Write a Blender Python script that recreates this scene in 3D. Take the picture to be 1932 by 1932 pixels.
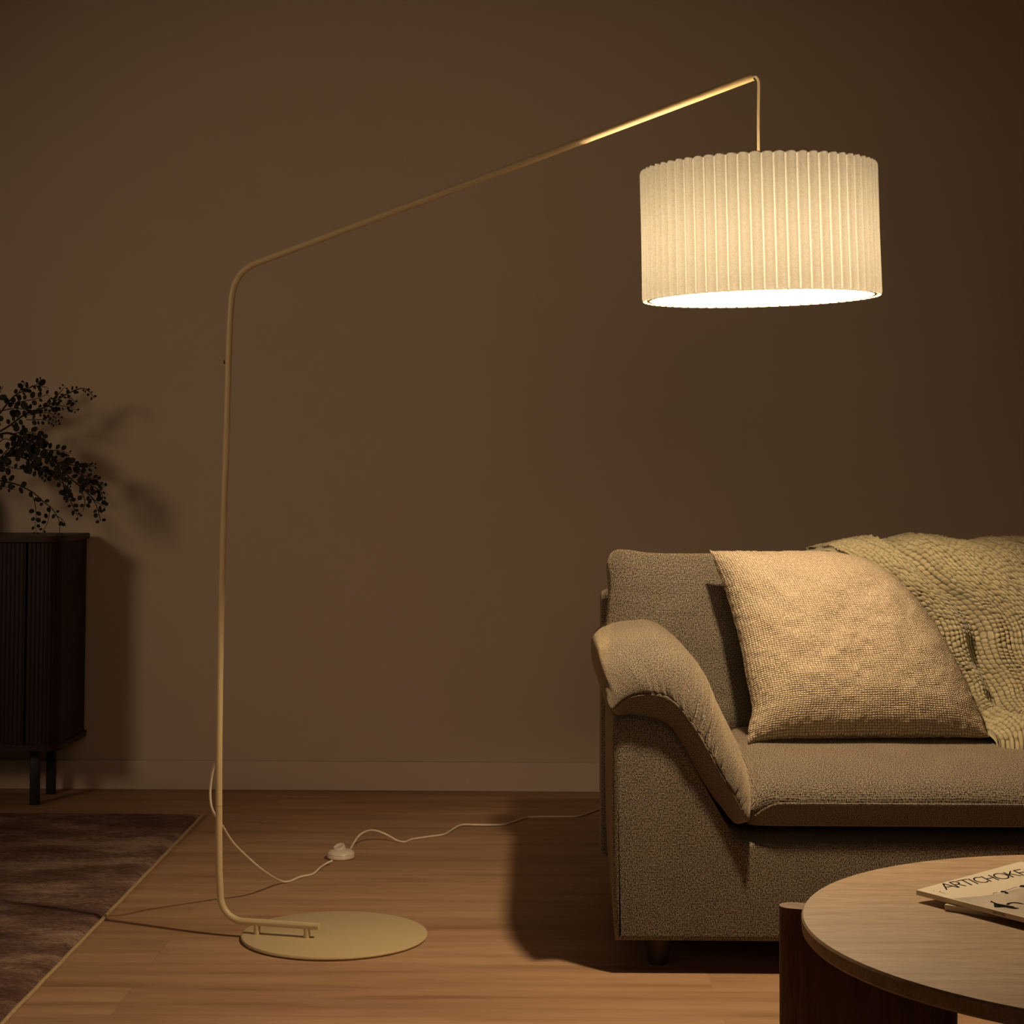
import bpy, bmesh, math, random
import numpy as np
from mathutils import Vector, Matrix

for o in list(bpy.data.objects):
    bpy.data.objects.remove(o)
scene = bpy.context.scene
COL = scene.collection

# ------------------------------------------------------------------ camera
F_PX, PX, PY = 3450.0, 966.0, 745.0
PITCH, YAW, ROLL, CAM_H = .045, 34 / 3450, .004, .97
ROT = (Matrix.Rotation(YAW, 3, 'Z') @ Matrix.Rotation(math.pi / 2 + PITCH, 3, 'X') @ Matrix.Rotation(ROLL, 3, 'Z'))
cam_data = bpy.data.cameras.new('camera')
cam_data.sensor_width = 36
cam_data.lens = F_PX / 1932 * 36
cam_data.shift_y = (PY - 966) / 1932
cam_data.clip_start = .05
cam = bpy.data.objects.new('camera', cam_data)
cam.matrix_world = Matrix.Translation((0, 0, CAM_H)) @ ROT.to_4x4()
COL.objects.link(cam)
scene.camera = cam

def ray(x, y):
    return ROT @ Vector(((x - PX) / F_PX, -(y - PY) / F_PX, -1))
def at(x, y, D):            # surveyed point at real distance D from the camera plane
    d = ray(x, y)
    return Vector((0, 0, CAM_H)) + d * (D / d.y)
def atz(x, y, z):           # surveyed point on the horizontal plane z
    d = ray(x, y)
    return Vector((0, 0, CAM_H)) + d * ((z - CAM_H) / d.z)

# ------------------------------------------------------------------ world, lights, exposure
scene.view_settings.view_transform = 'Standard'
scene.view_settings.look = 'None'
scene.view_settings.exposure = 0
scene.view_settings.gamma = 1
scene.view_settings.use_curve_mapping = False
world = bpy.data.worlds.new('world')
scene.world = world
world.use_nodes = True
bgn = world.node_tree.nodes['Background']
bgn.inputs[0].default_value = (1, .66, .36, 1)
bgn.inputs[1].default_value = .0
scene.cycles.max_bounces = 10
scene.cycles.diffuse_bounces = 6
scene.cycles.transmission_bounces = 6
scene.cycles.sample_clamp_indirect = 6
WARM = (1, .655, .34)

def lamp_light(name, loc, aim, power, rad, cone, col=WARM):
    d = bpy.data.lights.new(name, 'SPOT')
    d.spot_size = math.radians(cone)
    d.spot_blend = 1
    d.energy = power
    d.shadow_soft_size = rad
    d.color = col
    o = bpy.data.objects.new(name, d)
    o.location = loc
    o.rotation_euler = (Vector(aim) - Vector(loc)).to_track_quat('-Z', 'Y').to_euler()
    COL.objects.link(o)
    return o
BULB = Vector((.421, 3.37, 1.430))
BULB_GLOW = 1800          # the bulb itself is the light source (emission of its glass)
# the room's other lamp, left of and behind the camera
lamp_light('room_lamp_light', (-3.6, .3, 2.25), (-.40, 5.7, 1.0), 185, .50, 45, (1, .69, .43))
# an added fill that softens the wall's shadows, dimmer, further right behind the camera
lamp_light('far_fill_light', (.3, -1.8, 2.2), (-.35, 5.7, 1.15), 75, .9, 38, (1, .69, .43))

# ------------------------------------------------------------------ materials
def new_mat(name):
    m = bpy.data.materials.new(name)
    m.use_nodes = True
    nt = m.node_tree
    return m, nt, nt.nodes['Principled BSDF']
def N(nt, t, **kw):
    n = nt.nodes.new(t)
    for k, v in kw.items():
        if k.startswith('i_'):
            key = k[2:].replace('_', ' ')
            n.inputs[key].default_value = v
        else:
            setattr(n, k, v)
    return n
def L(nt, a, b):
    nt.links.new(a, b)
def coords(nt, kind='Object', scale=(1, 1, 1), rot=(0, 0, 0)):
    tc = N(nt, 'ShaderNodeTexCoord')
    mp = N(nt, 'ShaderNodeMapping')
    mp.inputs['Scale'].default_value = scale
    mp.inputs['Rotation'].default_value = rot
    L(nt, tc.outputs[kind], mp.inputs[0])
    return mp.outputs[0]
def noise(nt, vec, scale, detail=3, rough=.5):
    n = N(nt, 'ShaderNodeTexNoise')
    n.inputs['Scale'].default_value = scale
    n.inputs['Detail'].default_value = detail
    n.inputs['Roughness'].default_value = rough
    L(nt, vec, n.inputs['Vector'])
    return n.outputs['Fac']
def ramp(nt, fac, stops):
    r = N(nt, 'ShaderNodeValToRGB')
    e = r.color_ramp.elements
    while len(e) < len(stops):
        e.new(.5)
    for i, (p, c) in enumerate(stops):
        e[i].position = p
        e[i].color = (*c, 1)
    L(nt, fac, r.inputs[0])
    return r.outputs[0]
def mix(nt, fac, a, b, mode='MIX'):
    m = N(nt, 'ShaderNodeMix', data_type='RGBA', blend_type=mode)
    for s, v in ((m.inputs[0], fac), (m.inputs[6], a), (m.inputs[7], b)):
        if hasattr(v, 'default_value') or hasattr(v, 'is_linked'):
            L(nt, v, s)
        elif isinstance(v, (int, float)):
            s.default_value = v
        else:
            s.default_value = (*v, 1)
    return m.outputs[2]
def math_n(nt, op, a, b=None):
    m = N(nt, 'ShaderNodeMath', operation=op)
    for i, v in enumerate((a, b)):
        if v is None:
            continue
        if isinstance(v, (int, float)):
            m.inputs[i].default_value = v
        else:
            L(nt, v, m.inputs[i])
    return m.outputs[0]
def bump(nt, p, h, strength=.4, dist=.001):
    b = N(nt, 'ShaderNodeBump')
    b.inputs['Strength'].default_value = strength
    b.inputs['Distance'].default_value = dist
    L(nt, h, b.inputs['Height'])
    L(nt, b.outputs[0], p.inputs['Normal'])

def plain(name, col, rough=.6, metal=0, var=.06, scale=30, spec=.5):
    m, nt, p = new_mat(name)
    v = coords(nt)
    f = noise(nt, v, scale, 3)
    c = ramp(nt, f, [(.3, tuple(x * (1 - var) for x in col)), (.7, tuple(min(1, x * (1 + var)) for x in col))])
    L(nt, c, p.inputs['Base Color'])
    p.inputs['Roughness'].default_value = rough
    p.inputs['Metallic'].default_value = metal
    p.inputs['Specular IOR Level'].default_value = spec
    return m

def paint_mat(name, col):
    m, nt, p = new_mat(name)
    v = coords(nt)
    f = noise(nt, v, 1.3, 2)
    c = ramp(nt, f, [(.3, tuple(x * .97 for x in col)), (.7, col)])
    L(nt, c, p.inputs['Base Color'])
    p.inputs['Roughness'].default_value = .8
    p.inputs['Specular IOR Level'].default_value = .25
    bump(nt, p, noise(nt, v, 420, 3), .12, .0006)
    return m

def wood_floor():
    m, nt, p = new_mat('oak_floor')
    v = coords(nt)
    br = N(nt, 'ShaderNodeTexBrick')
    br.offset = .37
    br.inputs['Scale'].default_value = 1
    br.inputs['Brick Width'].default_value = 1.75
    br.inputs['Row Height'].default_value = .178
    br.inputs['Mortar Size'].default_value = .0011
    br.inputs['Mortar Smooth'].default_value = .4
    br.inputs['Color1'].default_value = (0, 0, 0, 1)
    br.inputs['Color2'].default_value = (1, 1, 1, 1)
    br.inputs['Mortar'].default_value = (.5, .5, .5, 1)
    sh = N(nt, 'ShaderNodeMapping')
    sh.inputs['Location'].default_value = (.75, .05, 0)
    L(nt, v, sh.inputs[0])
    L(nt, sh.outputs[0], br.inputs['Vector'])
    # each board shifts the grain
    sep = N(nt, 'ShaderNodeSeparateXYZ')
    L(nt, v, sep.inputs[0])
    tone = N(nt, 'ShaderNodeSeparateColor')
    L(nt, br.outputs['Color'], tone.inputs[0])
    off = math_n(nt, 'MULTIPLY', tone.outputs[0], 7.0)
    comb = N(nt, 'ShaderNodeCombineXYZ')
    L(nt, math_n(nt, 'MULTIPLY', sep.outputs[0], .85), comb.inputs[0])
    L(nt, math_n(nt, 'MULTIPLY', sep.outputs[1], 9.0), comb.inputs[1])
    L(nt, off, comb.inputs[2])
    g1 = noise(nt, comb.outputs[0], 2.2, 6, .62)
    comb2 = N(nt, 'ShaderNodeCombineXYZ')
    L(nt, math_n(nt, 'MULTIPLY', sep.outputs[0], 5), comb2.inputs[0])
    L(nt, math_n(nt, 'MULTIPLY', sep.outputs[1], 120), comb2.inputs[1])
    L(nt, off, comb2.inputs[2])
    g2 = noise(nt, comb2.outputs[0], 2, 3)
    base = ramp(nt, g1, [(.25, (.27, .155, .090)), (.45, (.43, .262, .155)), (.6, (.50, .315, .190)), (.8, (.57, .37, .235))])
    fine = ramp(nt, g2, [(.35, (.91, .91, .91)), (.65, (1.0, 1.0, 1.0))])
    c = mix(nt, 1.0, base, fine, 'MULTIPLY')
    tcol = ramp(nt, tone.outputs[0], [(0, (.86, .84, .82)), (.5, (1, 1, 1)), (1, (.93, .95, .97))])
    c = mix(nt, 1.0, c, tcol, 'MULTIPLY')
    # small knots
    kc = N(nt, 'ShaderNodeCombineXYZ')
    L(nt, math_n(nt, 'MULTIPLY', sep.outputs[0], 1.0), kc.inputs[0])
    L(nt, math_n(nt, 'MULTIPLY', sep.outputs[1], 1.6), kc.inputs[1])
    vo = N(nt, 'ShaderNodeTexVoronoi')
    vo.inputs['Scale'].default_value = 2.1
    L(nt, kc.outputs[0], vo.inputs['Vector'])
    kn = ramp(nt, vo.outputs['Distance'], [(.0, (.25, .2, .16)), (.028, (1, 1, 1))])
    c = mix(nt, 1.0, c, kn, 'MULTIPLY')
    c = mix(nt, math_n(nt, 'MULTIPLY', br.outputs['Fac'], .25), c, (.12, .065, .035))
    L(nt, c, p.inputs['Base Color'])
    p.inputs['Roughness'].default_value = .62
    p.inputs['Specular IOR Level'].default_value = .25
    h = math_n(nt, 'SUBTRACT', g2, math_n(nt, 'MULTIPLY', br.outputs['Fac'], 1.5))
    bump(nt, p, h, .2, .0006)
    return m

def wood_mat(name, dark, mid, light, axis='X', rough=.5, scale=3.0, sx=1.2, sy=26):
    m, nt, p = new_mat(name)
    sc = {'X': (sx, sy, sy), 'Y': (sy, sx, sy), 'Z': (sy, sy, sx)}[axis]
    v = coords(nt, 'Object', sc)
    g = noise(nt, v, scale, 6, .6)
    sc2 = tuple(s * 5 for s in sc)
    g2 = noise(nt, coords(nt, 'Object', sc2), scale, 3)
    c = ramp(nt, g, [(.28, dark), (.5, mid), (.75, light)])
    c = mix(nt, 1.0, c, ramp(nt, g2, [(.38, (.8, .78, .76)), (.6, (1, 1, 1))]), 'MULTIPLY')
    L(nt, c, p.inputs['Base Color'])
    p.inputs['Roughness'].default_value = rough
    p.inputs['Specular IOR Level'].default_value = .3
    bump(nt, p, g2, .25, .0005)
    return m

def fabric_mat(name, dark, light, kind='UV', pitch=.0024, bstr=.8, bdist=.0012, sheen=.0, contrast=.55, mottle=.12, grid=.25, fuzz=0):
    """two-tone plain weave: UVs are laid out in metres"""
    m, nt, p = new_mat(name)
    v = coords(nt, kind)
    vn = N(nt, 'ShaderNodeVectorMath', operation='ADD')
    nz = N(nt, 'ShaderNodeTexNoise')
    nz.inputs['Scale'].default_value = 70
    L(nt, v, nz.inputs['Vector'])
    sc = N(nt, 'ShaderNodeVectorMath', operation='SCALE')
    sc.inputs['Scale'].default_value = pitch * 1.2
    L(nt, nz.outputs['Color'], sc.inputs[0])
    L(nt, v, vn.inputs[0])
    L(nt, sc.outputs[0], vn.inputs[1])
    sep = N(nt, 'ShaderNodeSeparateXYZ')
    L(nt, vn.outputs[0], sep.inputs[0])
    k = math.pi / pitch
    sx = math_n(nt, 'SINE', math_n(nt, 'MULTIPLY', sep.outputs[0], k))
    sy = math_n(nt, 'SINE', math_n(nt, 'MULTIPLY', sep.outputs[1], k))
    wv = math_n(nt, 'MULTIPLY', sx, sy)
    wv = math_n(nt, 'ABSOLUTE', wv)
    n1 = noise(nt, v, .9 / pitch, 2, .7)
    n2 = noise(nt, v, 14, 4)
    f = math_n(nt, 'ADD', math_n(nt, 'MULTIPLY', wv, grid), math_n(nt, 'MULTIPLY', n1, 1.2 - grid))
    a = .62 - contrast * .5
    c = ramp(nt, f, [(max(0, a), dark), (min(1, a + contrast), light)])
    mt = ramp(nt, n2, [(.3, (1 - mottle,) * 3), (.7, (1, 1, 1))])
    c = mix(nt, 1.0, c, mt, 'MULTIPLY')
    L(nt, c, p.inputs['Base Color'])
    p.inputs['Roughness'].default_value = .95
    p.inputs['Specular IOR Level'].default_value = .1
    p.inputs['Sheen Weight'].default_value = sheen
    p.inputs['Sheen Roughness'].default_value = .38
    p.inputs['Sheen Tint'].default_value = (.85, .72, .55, 1)
    bump(nt, p, f, bstr, bdist)
    if fuzz:      # short fibres standing off the yarn scatter light at grazing angles
        sb = N(nt, 'ShaderNodeBsdfSheen')
        sb.inputs['Roughness'].default_value = .6
        L(nt, mix(nt, 1.0, c, (fuzz, fuzz * .93, fuzz * .80), 'MULTIPLY'), sb.inputs['Color'])
        ad = N(nt, 'ShaderNodeAddShader')
        L(nt, p.outputs[0], ad.inputs[0])
        L(nt, sb.outputs[0], ad.inputs[1])
        L(nt, ad.outputs[0], nt.nodes['Material Output'].inputs[0])
    return m

def yarn_mat(name, dark, light):
    m, nt, p = new_mat(name)
    v = coords(nt, 'UV')
    n1 = noise(nt, v, 60, 4)
    n2 = noise(nt, v, 900, 2)
    c = ramp(nt, n1, [(.3, dark), (.7, light)])
    at_ = N(nt, 'ShaderNodeAttribute', attribute_name='yarn')
    gap = ramp(nt, at_.outputs['Fac'], [(.12, (.10, .085, .065)), (.66, (1, 1, 1))])
    c = mix(nt, 1.0, c, gap, 'MULTIPLY')
    L(nt, c, p.inputs['Base Color'])
    p.inputs['Roughness'].default_value = .95
    p.inputs['Specular IOR Level'].default_value = .08
    p.inputs['Sheen Weight'].default_value = .4
    bump(nt, p, n2, .5, .0007)
    return m

def shade_mat():
    m, nt, p = new_mat('pleated_linen')
    out = nt.nodes['Material Output']
    nt.nodes.remove(p)
    v = coords(nt)
    n = noise(nt, v, 330, 4, .7)
    specks = noise(nt, coords(nt, 'Object', (1, 1, .6)), 900, 1)
    c = ramp(nt, n, [(.3, (.60, .56, .45)), (.7, (.78, .745, .63))])
    c = mix(nt, 1.0, c, ramp(nt, specks, [(.26, (.55, .5, .42)), (.34, (1, 1, 1))]), 'MULTIPLY')
    a = N(nt, 'ShaderNodeAttribute', attribute_name='layers')
    c2 = mix(nt, a.outputs['Fac'], c, (.90, .86, .76))
    tr = N(nt, 'ShaderNodeBsdfTranslucent')
    df = N(nt, 'ShaderNodeBsdfDiffuse')
    ms = N(nt, 'ShaderNodeMixShader')
    c2 = mix(nt, 1.0, c2, (.108, .112, .122), 'MULTIPLY')
    L(nt, c2, tr.inputs[0])
    L(nt, c, df.inputs[0])
    f = math_n(nt, 'ADD', math_n(nt, 'MULTIPLY', a.outputs['Fac'], .15), .5)
    L(nt, f, ms.inputs[0])
    L(nt, df.outputs[0], ms.inputs[1])
    L(nt, tr.outputs[0], ms.inputs[2])
    b = N(nt, 'ShaderNodeBump')
    b.inputs['Strength'].default_value = .4
    b.inputs['Distance'].default_value = .0006
    L(nt, n, b.inputs['Height'])
    L(nt, b.outputs[0], df.inputs['Normal'])
    L(nt, ms.outputs[0], out.inputs[0])
    return m

def glow_mat():
    m, nt, p = new_mat('bulb_glass')
    p.inputs['Base Color'].default_value = (1, .9, .75, 1)
    p.inputs['Emission Color'].default_value = (1, .72, .43, 1)
    p.inputs['Emission Strength'].default_value = BULB_GLOW
    return m

def rug_mat():
    m, nt, p = new_mat('distressed_pile')
    v = coords(nt, 'Object', (.8, 1.7, 1))
    n1 = noise(nt, v, 4.2, 7, .68)
    n2 = noise(nt, coords(nt, 'Object', (26, 110, 1)), 2.4, 4, .6)
    n3 = noise(nt, coords(nt), 420, 2)
    f = math_n(nt, 'ADD', math_n(nt, 'MULTIPLY', n1, .62), math_n(nt, 'MULTIPLY', n2, .38))
    c = ramp(nt, f, [(.40, (.13, .070, .058)), (.5, (.27, .165, .135)), (.60, (.58, .42, .33))])
    c = mix(nt, 1.0, c, ramp(nt, n3, [(.35, (.55, .55, .55)), (.65, (1, 1, 1))]), 'MULTIPLY')
    L(nt, c, p.inputs['Base Color'])
    p.inputs['Roughness'].default_value = 1
    p.inputs['Specular IOR Level'].default_value = .05
    bump(nt, p, math_n(nt, 'ADD', n3, math_n(nt, 'MULTIPLY', n2, 1.5)), .8, .003)
    return m

M_WALL = paint_mat('wall_paint', (.56, .475, .385))
M_TRIM = paint_mat('trim_paint', (.58, .485, .40))
M_CEIL = paint_mat('ceiling_paint', (.36, .31, .26))
M_FLOOR = wood_floor()
M_SOFA = fabric_mat('sofa_weave', (.010, .008, .0065), (.35, .302, .240), pitch=.0026, sheen=0, contrast=.36, fuzz=2.8, bdist=.0018, bstr=1.0)
M_SOFA_SIDE = M_SOFA
M_PILLOW = fabric_mat('cream_boucle', (.32, .235, .155), (.80, .70, .53), pitch=.0042, contrast=.40, bdist=.003, bstr=1.0, mottle=.07, grid=.45)
M_THROW = yarn_mat('olive_yarn', (.33, .285, .17), (.46, .405, .255))
M_METAL = plain('cream_powder_coat', (.60, .485, .29), .42, 0, .02, 200)
M_STEEL = plain('dark_steel', (.06, .05, .04), .35, .8)
M_CORD = plain('white_cord', (.80, .70, .58), .5)
M_PLASTIC = plain('white_plastic', (.72, .64, .54), .32)
M_SHADE = shade_mat()
M_RUG = rug_mat()
M_BIND = plain('rug_binding', (.46, .34, .20), .8, 0, .2, 300)
M_WALNUT = wood_mat('walnut_dark', (.010, .003, .0022), (.016, .0048, .0034), (.023, .007, .005), 'Z', .5)
M_WALNUT_H = wood_mat('walnut_dark_top', (.02, .008, .005), (.033, .012, .008), (.048, .018, .011), 'X', .45)
M_BLACK = plain('black_metal', (.008, .008, .009), .5)
M_TABLE = wood_mat('pale_oak', (.33, .225, .14), (.44, .315, .205), (.52, .385, .265), 'X', .5, 2.6, 2.2, 24)
M_TLEG = wood_mat('walnut_leg', (.15, .075, .042), (.21, .11, .063), (.27, .145, .088), 'Z', .5)
M_TLEG_TOP = M_TLEG
M_COVER = plain('magazine_cover', (.80, .71, .56), .45, 0, .02)
M_PHOTO = plain('cover_photograph', (.50, .435, .34), .45, 0, .18, 25)
M_PAGES = plain('paper_pages', (.55, .45, .33), .8, 0, .12, 400)
M_INK = plain('black_ink', (.008, .0075, .007), .9, 0, .06, 30, .05)
M_INK2 = plain('faded_ink', (.16, .13, .095), .9, 0, .06, 30, .05)
M_LEAF = plain('eucalyptus_leaf', (.020, .019, .012), .65, 0, .3, 60, .2)
M_STEM = plain('branch_bark', (.022, .014, .009), .8, 0, .2, 80, .2)
M_VASE = plain('dark_ceramic', (.05, .04, .032), .4)
M_BULB = glow_mat()
M_LEGW = plain('stained_beech_leg', (.05, .03, .02), .5)

# ------------------------------------------------------------------ mesh helpers
def link(name, me, m, parent=None, smooth=False):
    o = bpy.data.objects.new(name, me)
    COL.objects.link(o)
    if m:
        me.materials.append(m)
    if smooth:
        me.polygons.foreach_set('use_smooth', [True] * len(me.polygons))
    if parent:
        o.parent = parent
        o.matrix_parent_inverse = parent.matrix_world.inverted()
    return o
def from_data(name, V, Fc, m, parent=None, smooth=False, uvs=None, attr=None):
    me = bpy.data.meshes.new(name)
    me.from_pydata([tuple(v) for v in V], [], [tuple(f) for f in Fc])
    if uvs is not None:
        uvl = me.uv_layers.new(name='UVMap')
        li = np.zeros(len(me.loops), dtype=np.int32)
        me.loops.foreach_get('vertex_index', li)
        uvl.data.foreach_set('uv', np.asarray(uvs, dtype=np.float32)[li].ravel())
    if attr is not None:
        a = me.attributes.new(attr[0], 'FLOAT', 'POINT')
        a.data.foreach_set('value', np.asarray(attr[1], dtype=np.float32))
    me.update()
    return link(name, me, m, parent, smooth)
def empty(name, loc, label, cat, group=None):
    o = bpy.data.objects.new(name, None)
    o.empty_display_size = .1
    o.location = loc
    COL.objects.link(o)
    bpy.context.view_layer.update()
    tag(o, label, cat, group)
    return o
def tag(o, label=None, cat=None, group=None, kind=None):
    for k, v in (('label', label), ('category', cat), ('group', group), ('kind', kind)):
        if v:
            o[k] = v
    return o
def sharp_by_angle(o, ang=35):
    me = o.data
    bm = bmesh.new()
    bm.from_mesh(me)
    for e in bm.edges:
        if len(e.link_faces) == 2 and e.calc_face_angle(0) > math.radians(ang):
            e.smooth = False
    for f in bm.faces:
        f.smooth = True
    bm.to_mesh(me)
    bm.free()
def box(name, lo, hi, m, parent=None, bevel=0, seg=2):
    bm = bmesh.new()
    bmesh.ops.create_cube(bm, size=1)
    for v in bm.verts:
        v.co = Vector([(lo[i] + hi[i]) / 2 + v.co[i] * (hi[i] - lo[i]) for i in range(3)])
    if bevel:
        bmesh.ops.bevel(bm, geom=bm.edges[:], offset=bevel, segments=seg, profile=.5, affect='EDGES')
    me = bpy.data.meshes.new(name)
    bm.to_mesh(me)
    bm.free()
    o = link(name, me, m, parent)
    if bevel:
        sharp_by_angle(o, 50)
    return o
def catmull(P, n=8):
    P = [Vector(p) for p in P]
    P = [P[0] * 2 - P[1]] + P + [P[-1] * 2 - P[-2]]
    out = []
    for i in range(1, len(P) - 2):
        a, b, c, d = P[i - 1:i + 3]
        for k in range(n):
            t = k / n
            out.append(.5 * ((2 * b) + (c - a) * t + (2 * a - 5 * b + 4 * c - d) * t * t + (3 * b - a - 3 * c + d) * t ** 3))
    out.append(P[-2])
    return out
def tube_data(path, r, seg=12, cap=True):
    path = [Vector(p) for p in path]
    n = len(path)
    rad = r if hasattr(r, '__len__') else [r] * n
    V, Fc = [], []
    t0 = (path[1] - path[0]).normalized()
    up = Vector((0, 0, 1)) if abs(t0.z) < .9 else Vector((1, 0, 0))
    nrm = (up - t0 * up.dot(t0)).normalized()
    for i in range(n):
        t = (path[min(i + 1, n - 1)] - path[max(i - 1, 0)]).normalized()
        nrm = (nrm - t * nrm.dot(t)).normalized()
        b = t.cross(nrm)
        for k in range(seg):
            a = 2 * math.pi * k / seg
            V.append(path[i] + (nrm * math.cos(a) + b * math.sin(a)) * rad[i])
    for i in range(n - 1):
        for k in range(seg):
            k2 = (k + 1) % seg
            Fc.append((i * seg + k, i * seg + k2, (i + 1) * seg + k2, (i + 1) * seg + k))
    if cap:
        Fc.append(tuple(range(seg - 1, -1, -1)))
        Fc.append(tuple((n - 1) * seg + k for k in range(seg)))
    return V, Fc
def tube(name, path, r, m, parent=None, seg=12, cap=True):
    V, Fc = tube_data(path, r, seg, cap)
    o = from_data(name, V, Fc, m, parent, True)
    sharp_by_angle(o, 50)
    return o
def lathe(name, prof, loc, m, parent=None, seg=64, close=True, smooth_ang=40):
    V, Fc = [], []
    for (r, z) in prof:
        for k in range(seg):
            a = 2 * math.pi * k / seg
            V.append((loc[0] + r * math.cos(a), loc[1] + r * math.sin(a), loc[2] + z))
    for i in range(len(prof) - 1):
        for k in range(seg):
            k2 = (k + 1) % seg
            Fc.append((i * seg + k, i * seg + k2, (i + 1) * seg + k2, (i + 1) * seg + k))
    if close:
        Fc.append(tuple(range(seg - 1, -1, -1)))
        Fc.append(tuple((len(prof) - 1) * seg + k for k in range(seg)))
    o = from_data(name, V, Fc, m, parent)
    sharp_by_angle(o, smooth_ang)
    return o
def grid_faces(nu, nv, cu=False, cv=False, off=0):
    Fc = []
    for j in range(nv - (0 if cv else 1)):
        for i in range(nu - (0 if cu else 1)):
            i2, j2 = (i + 1) % nu, (j + 1) % nv
            Fc.append((off + j * nu + i, off + j * nu + i2, off + j2 * nu + i2, off + j2 * nu + i))
    return Fc
def poly_resample(P, n):
    P = [Vector(p) for p in P]
    d = [0]
    for a, b in zip(P, P[1:]):
        d.append(d[-1] + (b - a).length)
    out = []
    for k in range(n):
        t = d[-1] * k / (n - 1)
        i = 0
        while i < len(P) - 2 and d[i + 1] < t:
            i += 1
        s = (t - d[i]) / max(1e-9, d[i + 1] - d[i])
        out.append(P[i].lerp(P[i + 1], min(1, s)))
    return out
def vnoise(x, y, seed=0):          # smooth value noise for cloth shaping, numpy arrays
    def h(i, j):
        v = np.sin(i * 127.1 + j * 311.7 + seed * 74.7) * 43758.5453
        return v - np.floor(v)
    xi, yi = np.floor(x), np.floor(y)
    fx, fy = x - xi, y - yi
    fx, fy = fx * fx * (3 - 2 * fx), fy * fy * (3 - 2 * fy)
    return ((h(xi, yi) * (1 - fx) + h(xi + 1, yi) * fx) * (1 - fy) + (h(xi, yi + 1) * (1 - fx) + h(xi + 1, yi + 1) * fx) * fy) * 2 - 1

# ------------------------------------------------------------------ the room
WALL_Y = 5.706
XL, XR, YB, CEIL = -4.6, 3.6, -2.6, 2.62
def struct(o):
    return tag(o, kind='structure')
struct(box('floor', (XL, YB, -.05), (XR, WALL_Y, 0), M_FLOOR))
struct(box('wall_back', (XL, WALL_Y, 0), (XR, WALL_Y + .1, CEIL), M_WALL))
struct(box('wall_left', (XL - .1, YB, 0), (XL, WALL_Y + .1, CEIL), M_WALL))
struct(box('wall_right', (XR, YB, 0), (XR + .1, WALL_Y + .1, CEIL), M_WALL))
struct(box('wall_front', (XL - .1, YB - .1, 0), (XR + .1, YB, CEIL), M_WALL))
struct(box('ceiling', (XL - .1, YB - .1, CEIL), (XR + .1, WALL_Y + .1, CEIL + .1), M_CEIL))
struct(box('baseboard_back', (XL, WALL_Y - .014, 0), (XR, WALL_Y, .090), M_TRIM, bevel=.003))

# ------------------------------------------------------------------ rug
rug = empty('rug', (-2.2, 4.0, 0), 'faded mauve brown low pile rug with a tan bound edge, lying left of the lamp', 'rug')
RX0, RX1, RY0, RY1 = -3.6, -.921, 2.2, 5.255
def rug_pile():
    nx, ny = 160, 180
    V = []
    for j in range(ny):
        for i in range(nx):
            x = RX0 + (RX1 - .012 - RX0) * i / (nx - 1)
            y = RY0 + (RY1 - RY0) * j / (ny - 1)
            e = min(i, nx - 1 - i, j, ny - 1 - j)
            V.append((x, y, .002 if e == 0 else .0095 + .0006 * math.sin(i * 1.7 + j * 2.3)))
    return from_data('pile', V, grid_faces(nx, ny), M_RUG, rug, True)
rug_pile()
bp = [(RX1 - .005, RY0 + (RY1 - RY0) * k / 80, .0058 + .0006 * math.sin(k * 1.3)) for k in range(81)]
tube('binding', bp, .0043, M_BIND, rug, 10)

# ------------------------------------------------------------------ sideboard
cab = empty('sideboard', (-1.9, 5.45, 0), 'dark walnut sideboard with slatted sliding front on black legs against the back wall', 'cabinet')
CX0, CX1, CY0, CY1, CZ0, CZ1 = -2.75, -1.372, 5.34, 5.66, .188, .775
def slab_outline(x0, x1, y0, y1, r, n=8):
    P = [(x1, y1), (x0, y1)]
    for (cx, cy, a0) in ((x0 + r, y0 + r, math.pi), (x1 - r, y0 + r, 1.5 * math.pi)):
        for k in range(n + 1):
            a = a0 + math.pi / 2 * k / n
            P.append((cx + r * math.cos(a), cy + r * math.sin(a)))
    return P
def prism(name, P, z0, z1, m, parent, bevel=0):
    bm = bmesh.new()
    vs = [bm.verts.new((x, y, z0)) for x, y in P]
    f = bm.faces.new(vs)
    r = bmesh.ops.extrude_face_region(bm, geom=[f])
    for v in r['geom']:
        if isinstance(v, bmesh.types.BMVert):
            v.co.z = z1
    bmesh.ops.recalc_face_normals(bm, faces=bm.faces)
    if bevel:
        es = [e for e in bm.edges if abs(e.verts[0].co.z - e.verts[1].co.z) < 1e-5]
        bmesh.ops.bevel(bm, geom=es, offset=bevel, segments=2, affect='EDGES')
    me = bpy.data.meshes.new(name)
    bm.to_mesh(me)
    bm.free()
    o = link(name, me, m, parent)
    sharp_by_angle(o, 40)
    return o
prism('top_panel', slab_outline(CX0 - .012, CX1 + .012, CY0 - .014, CY1, .05), CZ1, CZ1 + .018, M_WALNUT_H, cab, .002)
prism('bottom_panel', slab_outline(CX0 - .010, CX1 + .010, CY0 - .012, CY1, .05), CZ0 - .018, CZ0, M_WALNUT_H, cab, .002)
prism('back_panel', [(CX0 + .02, CY1 - .012), (CX1 - .02, CY1 - .012), (CX1 - .02, CY1), (CX0 + .02, CY1)], CZ0, CZ1, M_WALNUT, cab)
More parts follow.
